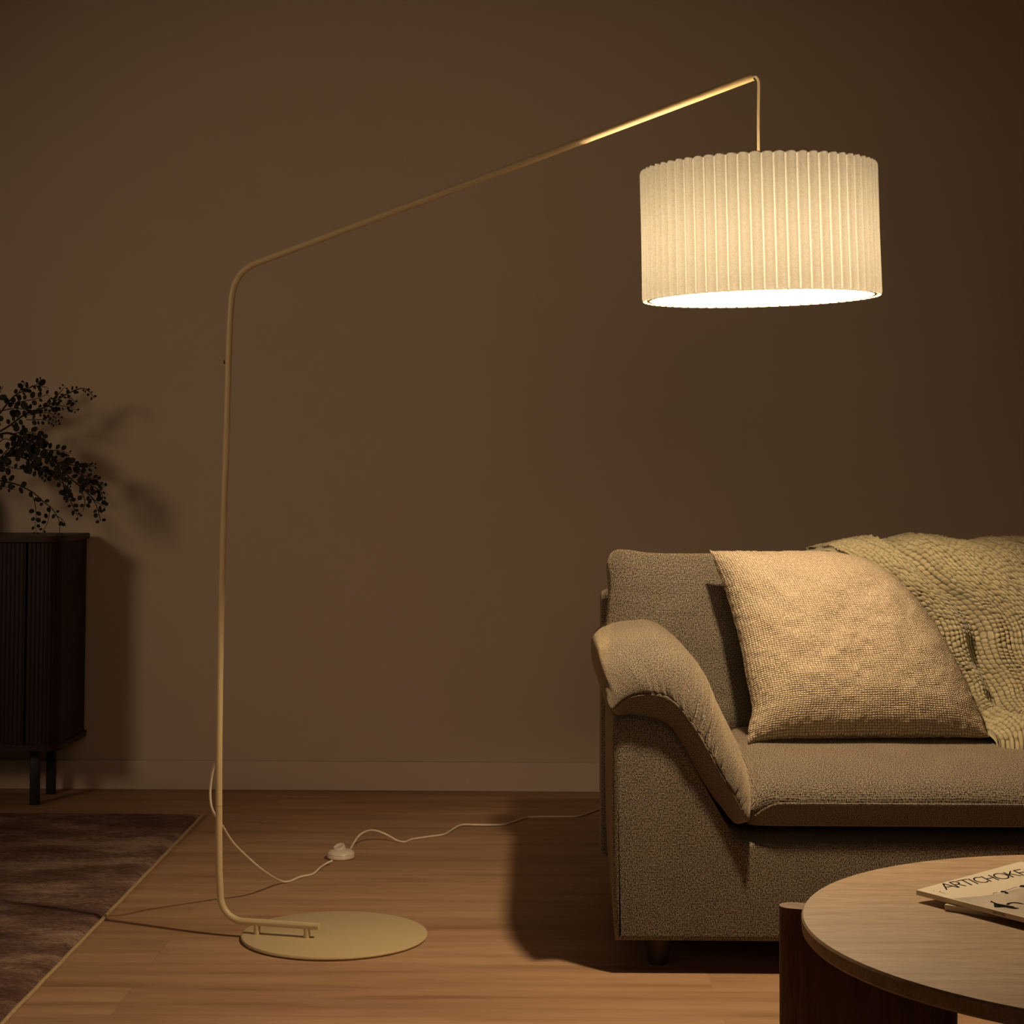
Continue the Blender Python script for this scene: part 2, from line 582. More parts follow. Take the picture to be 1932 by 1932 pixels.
def tambour(name, pts, m):
    """ribbed panel following pts in plan, 12 mm half-round slats"""
    pts = poly_resample([Vector((x, y, 0)) for x, y in pts], 600)
    Lp = sum((b - a).length for a, b in zip(pts, pts[1:]))
    pitch = .0125
    V, n = [], len(pts)
    s = 0
    for i, p in enumerate(pts):
        t = (pts[min(i + 1, n - 1)] - pts[max(i - 1, 0)]).normalized()
        nr = Vector((t.y, -t.x, 0))
        if i:
            s += (p - pts[i - 1]).length
        f = (s / pitch) % 1
        d = .0017 * math.sqrt(max(0, 1 - (2 * f - 1) ** 2))
        q = p + nr * d
        V.append((q.x, q.y, CZ0))
        V.append((q.x, q.y, CZ1))
    Fc = [(2 * i, 2 * i + 2, 2 * i + 3, 2 * i + 1) for i in range(n - 1)]
    nb = len(V)
    for i, p in enumerate(pts):
        t = (pts[min(i + 1, n - 1)] - pts[max(i - 1, 0)]).normalized()
        nr = Vector((t.y, -t.x, 0))
        q = p - nr * .01
        V.append((q.x, q.y, CZ0)); V.append((q.x, q.y, CZ1))
    Fc += [(nb + 2 * i + 1, nb + 2 * i + 3, nb + 2 * i + 2, nb + 2 * i) for i in range(n - 1)]
    return from_data(name, V, Fc, m, cab, False)
xm = -1.47
tambour('sliding_door', [(CX0 + .04, CY0), (-2.06, CY0)], M_WALNUT)
tambour('sliding_door', [(-2.05, CY0), (xm, CY0)], M_WALNUT)
rr = .045
corner = [(xm + .006, CY0)] + [(CX1 - rr + rr * math.cos(a), CY0 + rr + rr * math.sin(a)) for a in [(-math.pi / 2) + math.pi / 2 * k / 10 for k in range(11)]] + [(CX1, CY1)]
tambour('side_panel', corner, M_WALNUT)
corner2 = [(CX0, CY1)] + [(CX0 + rr + rr * math.cos(a), CY0 + rr + rr * math.sin(a)) for a in [math.pi + math.pi / 2 * k / 10 for k in range(11)]] + [(CX0 + .04, CY0)]
tambour('side_panel', corner2, M_WALNUT)
for lx in (-1.457, -2.66):
    for ly in (5.43, 5.612):
        box('leg', (lx - .0125, ly - .0125, 0), (lx + .0125, ly + .0125, CZ0 - .018), M_BLACK, cab, .001)

# ------------------------------------------------------------------ sofa
SY = 3.62            # front plane of the sofa
sofa = empty('sofa', (1.25, 4.1, 0), 'grey brown woven fabric sofa with a padded rolled arm, behind the round table', 'sofa')
SW = 2.32            # mirror plane x = SW / 2 + .16
XC = 1.30
def S(x, y, D=SY):
    p = at(x, y, D)
    return (p.x, p.z)
def sofa_frame():
    out = [S(1161, 1776), S(1157, 1700), S(1155, 1600), S(1155, 1450), S(1155, 1375)]
    out += [S(1158, 1358), S(1168, 1351), S(1200, 1352), S(1240, 1358), S(1262, 1372), S(1290, 1410), S(1320, 1468), S(1350, 1522), S(1372, 1562), S(1386, 1580), S(1400, 1589), S(1425, 1592)]
    rail = out[-1][1]
    right = [(2 * XC - x, z) for x, z in reversed(out)]
    P = [Vector((x, 0, z)) for x, z in out] + [Vector((x, 0, z)) for x, z in right]
    rings = []
    # front edge rounded, then straight to the back
    for d, ins in ((0, .011), (.0012, .007), (.004, .003), (.008, .0008), (.014, 0), (.2, 0), (.45, 0), (.80, 0), (.84, 0)):
        ring = []
        n = len(P)
        for i, p in enumerate(P):
            t = (P[(i + 1) % n] - P[(i - 1) % n]).normalized()
            nr = Vector((t.z, 0, -t.x))       # inward
            if i == 0:
                nr = Vector((1, 0, 1))
            elif i == n - 1:
                nr = Vector((-1, 0, 1))
            q = p + nr * ins
            x = q.x
            sh = .020 * d / .84
            x += sh if x < XC else -sh
            ring.append((x, SY + d, q.z))
        rings.append(ring)
    V = [v for r in rings for v in r]
    n = len(P)
    Fc = []
    for j in range(len(rings) - 1):
        for i in range(n):
            i2 = (i + 1) % n
            Fc.append((j * n + i, (j + 1) * n + i, (j + 1) * n + i2, j * n + i2))
    # both end faces as clean vertical strips
    m_ = n // 2
    for rg in (0, len(rings) - 1):
        z0_ = rings[rg][0][2]
        base_ = rg * n
        bot = {}
        idx = list(range(6, n - 6))
        for i in idx:
            bot[i] = len(V)
            V.append((rings[rg][i][0], rings[rg][i][1], z0_))
        Fc.append(tuple(base_ + q_ for q_ in range(7)) + (bot[6],))
        Fc.append((bot[n - 7],) + tuple(base_ + q_ for q_ in range(n - 7, n)))
        for a_, b_ in zip(idx, idx[1:]):
            q_ = [base_ + a_, base_ + b_, bot[b_], bot[a_]]
            Fc.append(tuple(dict.fromkeys(q_)))
    uv = []
    for j, r in enumerate(rings):
        for i, v in enumerate(r):
            uv.append((v[0], v[2]))
    uv += [(v[0], v[2]) for v in V[len(uv):]]
    o = from_data('frame', V, Fc, M_SOFA, sofa, True, uv)
    # side faces need depth UVs: project each face by its normal
    me = o.data
    uvl = me.uv_layers[0].data
    for p in me.polygons:
        for li in p.loop_indices:
            c = me.vertices[me.loops[li].vertex_index].co
            nrm = p.normal
            if abs(nrm.y) > .6:
                uvl[li].uv = (c.x, c.z)
            elif abs(nrm.x) > .6:
                uvl[li].uv = (c.y, c.z)
            else:
                uvl[li].uv = (c.x, c.y)
    # triangulate the big front face cleanly
    bm = bmesh.new()
    bm.from_mesh(me)
    bmesh.ops.recalc_face_normals(bm, faces=bm.faces)
    bm.to_mesh(me)
    bm.free()
    sharp_by_angle(o, 60)
    return o
sofa_frame()
def uv_box(o):
    me = o.data
    uvl = me.uv_layers.new(name='UVMap') if not me.uv_layers else me.uv_layers[0]
    for p in me.polygons:
        nrm = p.normal
        for li in p.loop_indices:
            c = me.vertices[me.loops[li].vertex_index].co
            if abs(nrm.y) >= max(abs(nrm.x), abs(nrm.z)):
                uvl.data[li].uv = (c.x, c.z)
            elif abs(nrm.x) > abs(nrm.z):
                uvl.data[li].uv = (c.y, c.z)
            else:
                uvl.data[li].uv = (c.x, c.y)
pbk = at(1133, 1113, 4.46)
bf = box('back_frame', (pbk.x, 4.40, .065), (2 * XC - pbk.x, 4.52, pbk.z), M_SOFA, sofa, .018, 4)
uv_box(bf)
for lx in (.26, 2 * XC - .26):
    for ly in (SY + .09, SY + .76):
        lathe('leg', [(.019, 0), (.021, .01), (.030, .060)], (lx, ly, 0), M_LEGW, sofa, 24)

def arm_pad(mirror=False):
    # outer (top) and inner (under) outlines of the arm cushion, in the front plane
    D0 = 3.66
    O = [at(x, y, D0) for x, y in [(1143, 1330), (1135, 1300), (1135, 1262), (1150, 1232), (1180, 1214), (1220, 1206), (1260, 1210), (1300, 1236), (1335, 1280), (1362, 1334), (1385, 1385), (1405, 1425), (1418, 1462), (1424, 1500), (1417, 1530)]]
    I = [at(x, y, D0) for x, y in [(1150, 1336), (1160, 1345), (1175, 1350), (1195, 1352), (1215, 1355), (1240, 1358), (1262, 1370), (1280, 1400), (1300, 1436), (1322, 1470), (1342, 1500), (1360, 1522), (1375, 1540), (1388, 1551), (1402, 1552)]]
    ns = 220
    Oc = poly_resample(catmull(O, 8), ns)
    Ic = poly_resample(catmull(I, 8), ns)
    # cross-section (w from inner 0 to outer 1, y depth offset, seam at w .38)
    cs = [(.10, .75), (.02, .50), (.0, .25), (.0, .07), (.02, .036), (.10, .022), (.25, .006), (.36, -.007), (.385, -.0045), (.41, -.009), (.52, -.004), (.65, .012), (.78, .038), (.89, .078), (.96, .125), (1.0, .19), (1.01, .28), (1.0, .42), (.98, .58), (.93, .74)]
    cp = catmull([(a, b, 0) for a, b in cs], 5)
    nt_ = len(cp)
    V = np.zeros((nt_, ns, 3))
    s = np.linspace(0, 1, ns)
    for k, c in enumerate(cp):
        w, dy = c.x, c.y
        for i in range(ns):
            e = min(1, min(s[i], 1 - s[i]) / .05)      # ends round off
            e = math.sqrt(max(0, 1 - (1 - e) ** 2))
            ww = .42 + (w - .42) * (.35 + .65 * e)
            p = Ic[i].lerp(Oc[i], ww)
            dd = dy if dy > .2 else dy + (1 - e) * .03
            V[k, i] = (p.x, SY - .018 + dd, p.z)
    # normals by finite differences, then pleats, wrinkles and slow undulation
    du = np.gradient(V, axis=1)
    dv = np.gradient(V, axis=0)
    nn = np.cross(du, dv)
    nn /= np.linalg.norm(nn, axis=2, keepdims=True) + 1e-9
    if nn[nt_ // 2, ns // 2, 1] > 0:
        nn = -nn
    W = np.array([c.x for c in cp])[:, None]
    Yd = np.array([c.y for c in cp])[:, None]
    Sg = s[None, :]
    t_idx = np.arange(nt_)[:, None] / nt_
    rng = random.Random(5)
    disp = np.zeros((nt_, ns))
    fl = np.exp(-((W - .46) / .14) ** 2) * (Yd < .15) * (W > .385)
    for _ in range(44):
        c0 = rng.gauss(.57, .13) if rng.random() < .75 else rng.uniform(.15, .95)
        wd = rng.uniform(.004, .0075)
        am = rng.uniform(.004, .010) * (1.15 if abs(c0 - .57) < .14 else .40)
        ln = rng.uniform(.14, .34)
        sl = rng.uniform(-.06, .05)
        env = np.clip((W - .385) / .02, 0, 1) * np.exp(-((W - .39) / ln) ** 2) * (Yd < .15)
        disp -= am * env * np.exp(-((Sg - c0 - sl * (W - .39)) / wd) ** 2)
    disp += .0022 * vnoise(Sg * 14 + 0 * W, t_idx * 9 + 0 * Sg, 3)
    disp += .0013 * vnoise(Sg * 40 + 0 * W, t_idx * 12 + 0 * Sg, 8) * (W > .4)
    # fullness of the bend
    disp += .006 * np.exp(-((Sg - .35) / .2) ** 2) * np.exp(-((W - .75) / .3) ** 2)
    V = V + nn * disp[:, :, None]
    # uvs in metres along the strip
    lu = np.zeros(ns)
    for i in range(1, ns):
        lu[i] = lu[i - 1] + (Oc[i] - Oc[i - 1]).length
    lv = np.zeros(nt_)
    for k in range(1, nt_):
        lv[k] = lv[k - 1] + np.linalg.norm(V[k, ns // 2] - V[k - 1, ns // 2])
    uv = [(lu[i], lv[k]) for k in range(nt_) for i in range(ns)]
    Vf = V.reshape(-1, 3)
    if mirror:
        Vf = Vf.copy()
        Vf[:, 0] = 2 * XC - Vf[:, 0]
    Fc = grid_faces(ns, nt_)
    Fc.append(tuple(k * ns for k in range(nt_)))
    Fc.append(tuple(k * ns + ns - 1 for k in reversed(range(nt_))))
    o = from_data('arm_cushion', Vf, Fc, M_SOFA, sofa, True, uv)
    bm = bmesh.new(); bm.from_mesh(o.data)
    bmesh.ops.triangulate(bm, faces=[f for f in bm.faces if len(f.verts) > 4])
    bmesh.ops.recalc_face_normals(bm, faces=bm.faces)
    bm.to_mesh(o.data); bm.free()
    return o
arm_pad()
arm_pad(True)

def rounded_cushion(name, cx, w, y0, y1, z0, z1, r, crown, m, parent, n=70, fn=None, seed=1):
    """dense rounded box with crowned faces; fn reshapes the finished points"""
    bm = bmesh.new()
    bmesh.ops.create_cube(bm, size=2)
    bmesh.ops.subdivide_edges(bm, edges=bm.edges[:], cuts=n, use_grid_fill=True)
    P = np.array([v.co[:] for v in bm.verts])
    half = np.array([w / 2, (y1 - y0) / 2, (z1 - z0) / 2])
    Q = P * half
    C = np.clip(Q, -(half - r), half - r)
    Dv = Q - C
    ln = np.linalg.norm(Dv, axis=1, keepdims=True)
    Nn = np.divide(Dv, ln, out=np.zeros_like(Dv), where=ln > 1e-9)
    inside = ln[:, 0] <= 1e-9
    R = C + Nn * r
    R[inside] = Q[inside]
    # crown on each axis
    a, b, c = P[:, 0], P[:, 1], P[:, 2]
    R[:, 2] += crown[2] * np.sign(c) * (np.abs(c) > .8) * (1 - a ** 4) * (1 - b ** 4) if crown[2] else 0
    R[:, 1] += crown[1] * np.sign(b) * np.abs(b) ** 3 * (1 - a ** 4) * (1 - c ** 4) if crown[1] else 0
    R += np.array([cx, (y0 + y1) / 2, (z0 + z1) / 2])
    uv = None
    faces = [[v.index for v in f.verts] for f in bm.faces]
    nrm0 = [f.normal.copy() for f in bm.faces]
    bm.free()
    base = R.copy()
    if fn:
        R = fn(R, P)
    o = from_data(name, R, faces, m, parent, True)
    me = o.data
    uvl = me.uv_layers.new(name='UVMap')
    for p, n0 in zip(me.polygons, nrm0):
        for li in p.loop_indices:
            cc = base[me.loops[li].vertex_index]
            if abs(n0.y) > .5:
                uvl.data[li].uv = (cc[0], cc[2])
            elif abs(n0.x) > .5:
                uvl.data[li].uv = (cc[1], cc[2])
            else:
                uvl.data[li].uv = (cc[0], cc[1])
    return o

SEAT_F = SY - .020
zs = at(1600, 1514, SEAT_F + .004).z
zb = at(1600, 1566, SEAT_F + .004).z
def seat_shape(R, P):
    # crowned top that rolls over to the front seam, crisp front boxing below it
    out = R.copy()
    t = np.clip((P[:, 2] + 1) / 2, 0, 1)
    yy = np.clip((R[:, 1] - SEAT_F) / .30, 0, 1)
    top = P[:, 2] > .75
    prof = zs + (.415 - zs) * np.sqrt(np.clip(1 - (1 - yy) ** 2, 0, 1))
    zbot = zb
    lo = zbot
    frac = (R[:, 2] - R[:, 2].min()) / (R[:, 2].max() - R[:, 2].min())
    out[:, 2] = lo + frac * (prof - lo)
    out[:, 2] += .003 * vnoise(R[:, 0] * 7, R[:, 1] * 7, 4) * frac
    # sides drop a little
    sx = np.clip((np.abs(P[:, 0]) - .88) / .12, 0, 1)
    out[:, 2] -= .028 * sx ** 2 * frac
    out[:, 1] += .012 * sx ** 2 * (P[:, 1] < 0)
    out[:, 1] += .030 * (1 - frac) * (P[:, 1] < -.9)
    return out
sx0 = at(1415, 1540, SEAT_F).x
for sgn in (0, 1):
    x0, x1 = (sx0, XC - .004) if not sgn else (XC + .004, 2 * XC - sx0)
    rounded_cushion('seat_cushion', (x0 + x1) / 2, x1 - x0, SEAT_F, 4.34, .30, .42, .012, (0, 0, 0), M_SOFA, sofa, 64, seat_shape)
    pth = [(x0 + .012 + (x1 - x0 - .024) * k / 60, SEAT_F - .0005 + .0 * k, 0) for k in range(61)]
    pp = []
    for k, (x, y, z) in enumerate(pth):
        u = 2 * k / 60 - 1
        s_ = max(0, (abs(u) - .88) / .12)
        pp.append((x, SEAT_F + .002 + .010 * s_ ** 2, zs - .003 - .026 * s_ ** 2))
    o = tube('piping', pp, .0026, M_SOFA, sofa, 8)
    uv_box(o)

def slab_cushion(name, top, right, bottom, left, nu, nv, thick, m, parent, edge=.5, wrinkle=.0, seed=0, back=.5, uvs=1.0, pinch=0.0, power=4):
    """cushion spanned between four boundary curves (world points), swollen to both sides"""
    T = poly_resample(catmull(top, 6), nu); B = poly_resample(catmull(bottom, 6), nu)
    Lf = poly_resample(catmull(left, 6), nv); Rt = poly_resample(catmull(right, 6), nv)
    T, B, Lf, Rt = (np.array([list(p) for p in q]) for q in (T, B, Lf, Rt))
    u = np.linspace(0, 1, nu)[None, :, None]; v = np.linspace(0, 1, nv)[:, None, None]
    G = (1 - v) * T[None] + v * B[None] + (1 - u) * Lf[:, None] + u * Rt[:, None] \
        - ((1 - u) * (1 - v) * T[0] + u * (1 - v) * T[-1] + (1 - u) * v * B[0] + u * v * B[-1])
    n = np.cross(T[-1] - T[0], B[0] - T[0]); n /= np.linalg.norm(n)
    if n[1] > 0:
        n = -n
    U = 2 * u[..., 0] - 1 + 0 * v[..., 0]; Vv = 2 * v[..., 0] - 1 + 0 * u[..., 0]
    h = ((1 - np.abs(U) ** power) * (1 - np.abs(Vv) ** power)).clip(0) ** edge
    wr = wrinkle * (vnoise((U + Vv * .3) * 5, (Vv - U * .2) * 5, seed) + .5 * vnoise(U * 13, Vv * 13, seed + 1))
    eg = np.exp(-((1 - np.maximum(np.abs(U), np.abs(Vv))) / .10))
    ew = pinch * eg * vnoise(U * 26, Vv * 26, seed + 2)
    Fp = G + n * (h * thick * (1 - back) * 2 / 2 + wr * h + ew)[..., None]
    Bp = G - n * (h * thick * back * 2 / 2)[..., None]
    V = np.concatenate([Fp.reshape(-1, 3), Bp.reshape(-1, 3)])
    wd = np.linalg.norm(T[-1] - T[0]) * uvs; ht = np.linalg.norm(Lf[-1] - Lf[0]) * uvs
    uv = [((i / (nu - 1)) * wd, (1 - j / (nv - 1)) * ht) for _ in (0, 1) for j in range(nv) for i in range(nu)]
    Fc = grid_faces(nu, nv) + [tuple(reversed(f)) for f in grid_faces(nu, nv, off=nu * nv)]
    o = from_data(name, V, Fc, m, parent, True, uv)
    bm = bmesh.new(); bm.from_mesh(o.data)
    bmesh.ops.remove_doubles(bm, verts=bm.verts, dist=.0004)
    bmesh.ops.recalc_face_normals(bm, faces=bm.faces)
    bm.to_mesh(o.data); bm.free()
    return o

# back cushions: leaning, thick, with soft top corners
def back_cushion(mirror=False):
    bt, bb = 4.225, 4.19
    def D(y):
        return bb + (bt - bb) * (1400 - y) / 360
    x_r = XC - .006
    def p(x, y):
        return at(x, y, D(y))
    TL, BL = p(1147, 1042), at(1147, 1395, 4.19)
    top = [p(1150, 1046), p(1162, 1037), p(1185, 1037), p(1230, 1043), p(1330, 1044), p(1500, 1041), p(1700, 1040)]
    zt = top[-1].z
    top += [Vector((x_r - .10, top[-1].y, zt)), Vector((x_r - .01, top[-1].y, zt - .004))]
    left = [top[0], p(1144, 1070), p(1147, 1110), p(1144, 1160), p(1140, 1220), p(1142, 1300), p(1150, 1400)]
    bottom = [left[-1], Vector((.5, 4.19, .375)), Vector((.9, 4.19, .375)), Vector((x_r, 4.19, .375))]
    right = [top[-1], Vector((x_r, 4.215, .68)), Vector((x_r, 4.205, .52)), bottom[-1]]
    if mirror:
        f = lambda q: [Vector((2 * XC - v.x, v.y, v.z)) for v in q]
        top, left, bottom, right = f(top), f(left), f(bottom), f(right)
    o = slab_cushion('back_cushion', top, right, bottom, left, 150, 90, .165, M_SOFA, sofa, .42, .003, 11, .45, 1, .001, 6)
    return o
back_cushion()
back_cushion(True)

# ------------------------------------------------------------------ cream scatter cushion
def pillow():
    def D(y):
        return 3.885 + (4.05 - 3.885) * (1400 - y) / 360
    def p(x, y):
        return at(x, y, D(y))
    top = [p(*q) for q in [(1339, 1038), (1358, 1041), (1400, 1043), (1460, 1045), (1530, 1044), (1580, 1049), (1620, 1058), (1655, 1072)]]
    right = [p(*q) for q in [(1655, 1072), (1692, 1100), (1730, 1140), (1772, 1198), (1806, 1258), (1836, 1320), (1852, 1360), (1866, 1391)]]
    bottom = [p(*q) for q in [(1413, 1403), (1436, 1398), (1480, 1394), (1560, 1393), (1700, 1392), (1800, 1391), (1848, 1392), (1866, 1391)]]
    left = [p(*q) for q in [(1339, 1038), (1349, 1066), (1366, 1108), (1384, 1168), (1398, 1224), (1408, 1280), (1416, 1318), (1419, 1342), (1413, 1368), (1411, 1388), (1413, 1403)]]
    o = slab_cushion('scatter_cushion', top, right, bottom, left, 170, 150, .165, M_PILLOW, None, .5, .0045, 21, .35, 1, .0042, 3)
    tag(o, 'cream textured square cushion leaning in the corner of the sofa', 'cushion')
    return o
pillow()

# ------------------------------------------------------------------ chunky woven throw
def throw():
    nu, nv = 760, 860
    u = np.linspace(0, 1, nu)[None, :] + np.zeros((nv, 1))
    v = np.linspace(0, 1, nv)[:, None] + np.zeros((1, nu))
    # fall line in (y, z): behind the back, over the top, down the front, along the seat
    fall = catmull([(4.58, .50, 0), (4.56, .64, 0), (4.52, .735, 0), (4.40, .782, 0), (4.27, .800, 0), (4.165, .790, 0), (4.112, .74, 0), (4.085, .65, 0), (4.06, .54, 0), (4.005, .455, 0), (3.955, .430, 0), (3.895, .420, 0), (3.868, .408, 0), (3.872, .398, 0)], 10)
    fall = [Vector((a.x, a.y, 0)) for a in fall]
    Lf = sum((b - a).length for a, b in zip(fall, fall[1:]))
    fp = np.array([list(p)[:2] for p in poly_resample(fall, nv)])
    tg = np.gradient(fp, axis=0); tg /= np.linalg.norm(tg, axis=1, keepdims=True)
    nr = np.stack([tg[:, 1], -tg[:, 0]], 1)
    s = np.linspace(0, Lf, nv)
    top_i = int(np.argmax(fp[:, 1]))
    s0 = s[top_i]
    # left hem drifts right as it comes down the front
    hy = np.array([3.86, 3.93, 3.99, 4.05, 4.085, 4.112, 4.165, 4.27, 4.60])
    hx = np.array([.985, .958, .938, .918, .872, .770, .700, .672, .64])
    hem = np.interp(fp[:, 0], hy, hx)
    ker = np.ones(41) / 41
    hem = np.convolve(np.pad(hem, 20, mode='edge'), ker, mode='valid')
    wid = 1.05 + 0 * hem
    X = hem[:, None] + u * wid[:, None] * .92
    sfront = np.clip((s - s0) / .45, 0, 1)[:, None]
    # folds run with the hem
    q = (X - hem[:, None])
    fold = np.zeros_like(X)
    amp = (.12 + .98 * sfront)
    for c, w_, a in ((.050, .032, .020), (.225, .055, .026), (.37, .05, -.022), (.46, .05, .020), (.62, .05, -.020), (.78, .08, .020)):
        cc = c + .02 * np.sin(s * 6 + c * 40)[:, None]
        fold += a * amp * np.exp(-((q - cc) / w_) ** 2)
    # the deep valley beside the hem
    cc = (.150 - .062 * sfront)
    fold -= .052 * np.clip(.25 + sfront * 1.2, 0, 1) * np.exp(-((q - cc) / .024) ** 2)
    # top edge undulation
    fold += .007 * vnoise(X * 7, s[:, None] * 3 + 0 * X, 31) + .006 * vnoise(X * 16, s[:, None] * 8 + 0 * X, 33)
    # puffed end lying on the seat
    endp = np.clip((s - (Lf - .20)) / .14, 0, 1)[:, None]
    fold += .018 * endp * np.exp(-((q - .16) / .12) ** 2) * np.sin(np.clip((s - (Lf - .20)) / .20, 0, 1) * math.pi)[:, None]
    base_off = .028 - .017 * np.exp(-(q / .06) ** 2)
    # woven knots
    pu, pv = .0096, .0098
    def rnd1(a, k):
        v = np.sin(a * 12.9898 + k * 78.233) * 43758.5453
        return v - np.floor(v)
    su = q / pu + .75 * vnoise(q * 18, s[:, None] * 5 + 0 * X, 41)
    iu = np.floor(su)
    fu = su - iu
    plen = pv * (.85 + .45 * rnd1(iu, 1))          # every warp column has its own bead length
    sv = s[:, None] / plen + rnd1(iu, 2) * 7 + .45 * vnoise(q * 30, s[:, None] * 45, 42)
    iv = np.floor(sv)
    fv = sv - iv
    size = .70 + .45 * rnd1(iu * 1.37 + iv * 1.91, 5)
    thin = rnd1(iu, 3) < .2                       # thin twisted yarns between the slubs
    knot = np.clip(1 - np.abs(2 * fu - 1) ** 2, 0, 1) ** .6 * np.clip(1 - np.abs(2 * fv - 1) ** 2.4, 0, 1) ** .5
    hgt = knot * (.0085 * size) * np.where(thin, .6, 1)
    off = base_off + fold + hgt
    Y = fp[:, 0][:, None] + nr[:, 0][:, None] * off
    Z = fp[:, 1][:, None] + nr[:, 1][:, None] * off
    Vt = np.stack([X + .004 * vnoise(q * 0 + 3, s[:, None] * 30 + 0 * q, 77), Y, Z], 2)
    # thicken: back sheet without knots
    off2 = base_off + fold - .006
    Vb = np.stack([X, fp[:, 0][:, None] + nr[:, 0][:, None] * off2, fp[:, 1][:, None] + nr[:, 1][:, None] * off2], 2)
    step = 6
    bi = list(range(0, nu, step)); bj = list(range(0, nv, step))
    if bi[-1] != nu - 1: bi.append(nu - 1)
    if bj[-1] != nv - 1: bj.append(nv - 1)
    Vb = Vb[np.ix_(bj, bi)]
    V = np.concatenate([Vt.reshape(-1, 3), Vb.reshape(-1, 3)])
    me = bpy.data.meshes.new('throw_blanket')
    ii, jj = np.meshgrid(np.arange(nu - 1), np.arange(nv - 1))
    a = (jj * nu + ii).ravel()
    Fq = np.stack([a, a + 1, a + nu + 1, a + nu], 1)
    nb, mb = len(bi), len(bj)
    ii, jj = np.meshgrid(np.arange(nb - 1), np.arange(mb - 1))
    a = (jj * nb + ii).ravel() + nu * nv
    Fb = np.stack([a + nb, a + nb + 1, a + 1, a], 1)
    # hem closure quads
    o0 = nu * nv
    E = []
    for k in range(mb - 1):
        for side in (0, 1):
            col = 0 if side == 0 else nu - 1; cb = 0 if side == 0 else nb - 1
            E.append((bj[k] * nu + col, o0 + k * nb + cb, o0 + (k + 1) * nb + cb, bj[k + 1] * nu + col))
    for k in range(nb - 1):
        for side in (0, 1):
            row = 0 if side == 0 else nv - 1; rb = 0 if side == 0 else mb - 1
            E.append((row * nu + bi[k], row * nu + bi[k + 1], o0 + rb * nb + k + 1, o0 + rb * nb + k))
    Fall = np.concatenate([Fq, Fb, np.array(E)]).astype(np.int32)
    me.vertices.add(len(V)); me.vertices.foreach_set('co', V.astype(np.float32).ravel())
    me.loops.add(Fall.size); me.loops.foreach_set('vertex_index', Fall.ravel())
    me.polygons.add(len(Fall)); me.polygons.foreach_set('loop_start', np.arange(0, Fall.size, 4, dtype=np.int32))
    me.update(calc_edges=True)
    uvl = me.uv_layers.new(name='UVMap')
    uvv = np.zeros((len(V), 2), dtype=np.float32)
    uvv[:nu * nv, 0] = q.ravel(); uvv[:nu * nv, 1] = (s[:, None] + 0 * q).ravel()
    uvl.data.foreach_set('uv', uvv[Fall.ravel()].ravel())
    at_ = me.attributes.new('yarn', 'FLOAT', 'POINT')
    yv = np.ones(len(V), dtype=np.float32)
    yv[:nu * nv] = knot.ravel()
    at_.data.foreach_set('value', yv)
    o = link('throw_blanket', me, M_THROW, None, True)
    tag(o, 'olive green chunky woven throw draped over the sofa back beside the cream cushion', 'blanket')
throw()

# ------------------------------------------------------------------ arc floor lamp
lamp = empty('floor_lamp', (-.408, 3.899, 0), 'tall cream metal arc floor lamp with a lit pleated drum shade', 'floor lamp')
BC = Vector((-.408, 3.899, 0))
lathe('base_plate', [(.0, .0008), (.190, .0008), (.1945, .002), (.196, .005), (.1945, .008), (.192, .009), (.0, .009)], BC, M_METAL, lamp, 128, False)
ZT = .0335
TR = .0073
foot_end = atz(602, 1748, ZT)
f2 = atz(470, 1739, ZT)
fd = (f2 - foot_end).normalized()
pole_x = atz(414, 1737, ZT)                       # where the upright stands
pd = pole_x.y
foot_corner = foot_end + fd * ((pole_x.x - foot_end.x) / fd.x)
PD = foot_corner.y
R1 = .052
path = [foot_end, foot_end + fd * .08]
cpt = foot_corner
c_in = cpt - fd * R1
c_out = cpt + Vector((0, 0, R1))
for k in range(13):
    a = math.pi / 2 * k / 12
    cen = c_in + Vector((0, 0, R1))
    path.append(cen + fd * (R1 * math.sin(a)) - Vector((0, 0, R1 * math.cos(a))))
low = path[:]
for x, y in [(413.5, 1640), (413, 1580), (413, 1521.5)]:
    low.append(at(x, y, PD))
tube('lower_pole', low, TR, M_METAL, lamp, 20)
tube('joint_ring', [at(413, 1524.5, PD), at(413, 1520.5, PD)], TR * .955, M_METAL, lamp, 20)
mid = [at(x, y, PD) for x, y in [(413, 1520), (413, 1440), (414.3, 1320), (416, 1200), (418.4, 1100), (421, 1000), (424.3, 900), (427.6, 800), (431, 672.2)]]
tube('upper_pole', catmull(mid, 4), TR, M_METAL, lamp, 20)
tube('joint_ring', [at(431, 674, PD), at(431.1, 670.5, PD)], TR * .955, M_METAL, lamp, 20)
kp = at(427, 683, PD)
tube('locking_screw', [kp + Vector((.004, 0, 0)), kp + Vector((-.0035, 0, 0)), kp + Vector((-.0055, 0, 0))], [.0032, .0045, .003], M_STEEL, lamp, 12)
tipx, tipy = 1421, 145
TIP = at(tipx, tipy, BULB.y + .012)
armp = [at(431.2, 671, PD), at(433.5, 610, PD)]
# bend sits at the pole, then the arm runs straight to the tip
pA, pB = at(434.6, 580, PD), None
corner_px = at(441, 512, PD)
dirn = (TIP - corner_px).normalized()
c0 = at(437, 560, PD)
armdir = dirn
p1 = corner_px + armdir * .062
dn = (corner_px - c0).normalized()
p0 = corner_px - dn * .062
bend = []
for k in range(15):
    t = k / 14
    bend.append(p0 * (1 - t) ** 2 + corner_px * 2 * t * (1 - t) + p1 * t ** 2)
arm_path = armp + [p0 - dn * .02] + bend + [p1.lerp(TIP, t) for t in (.25, .5, .75, 1)]
V, Fc = tube_data(arm_path, TR, 20, False)
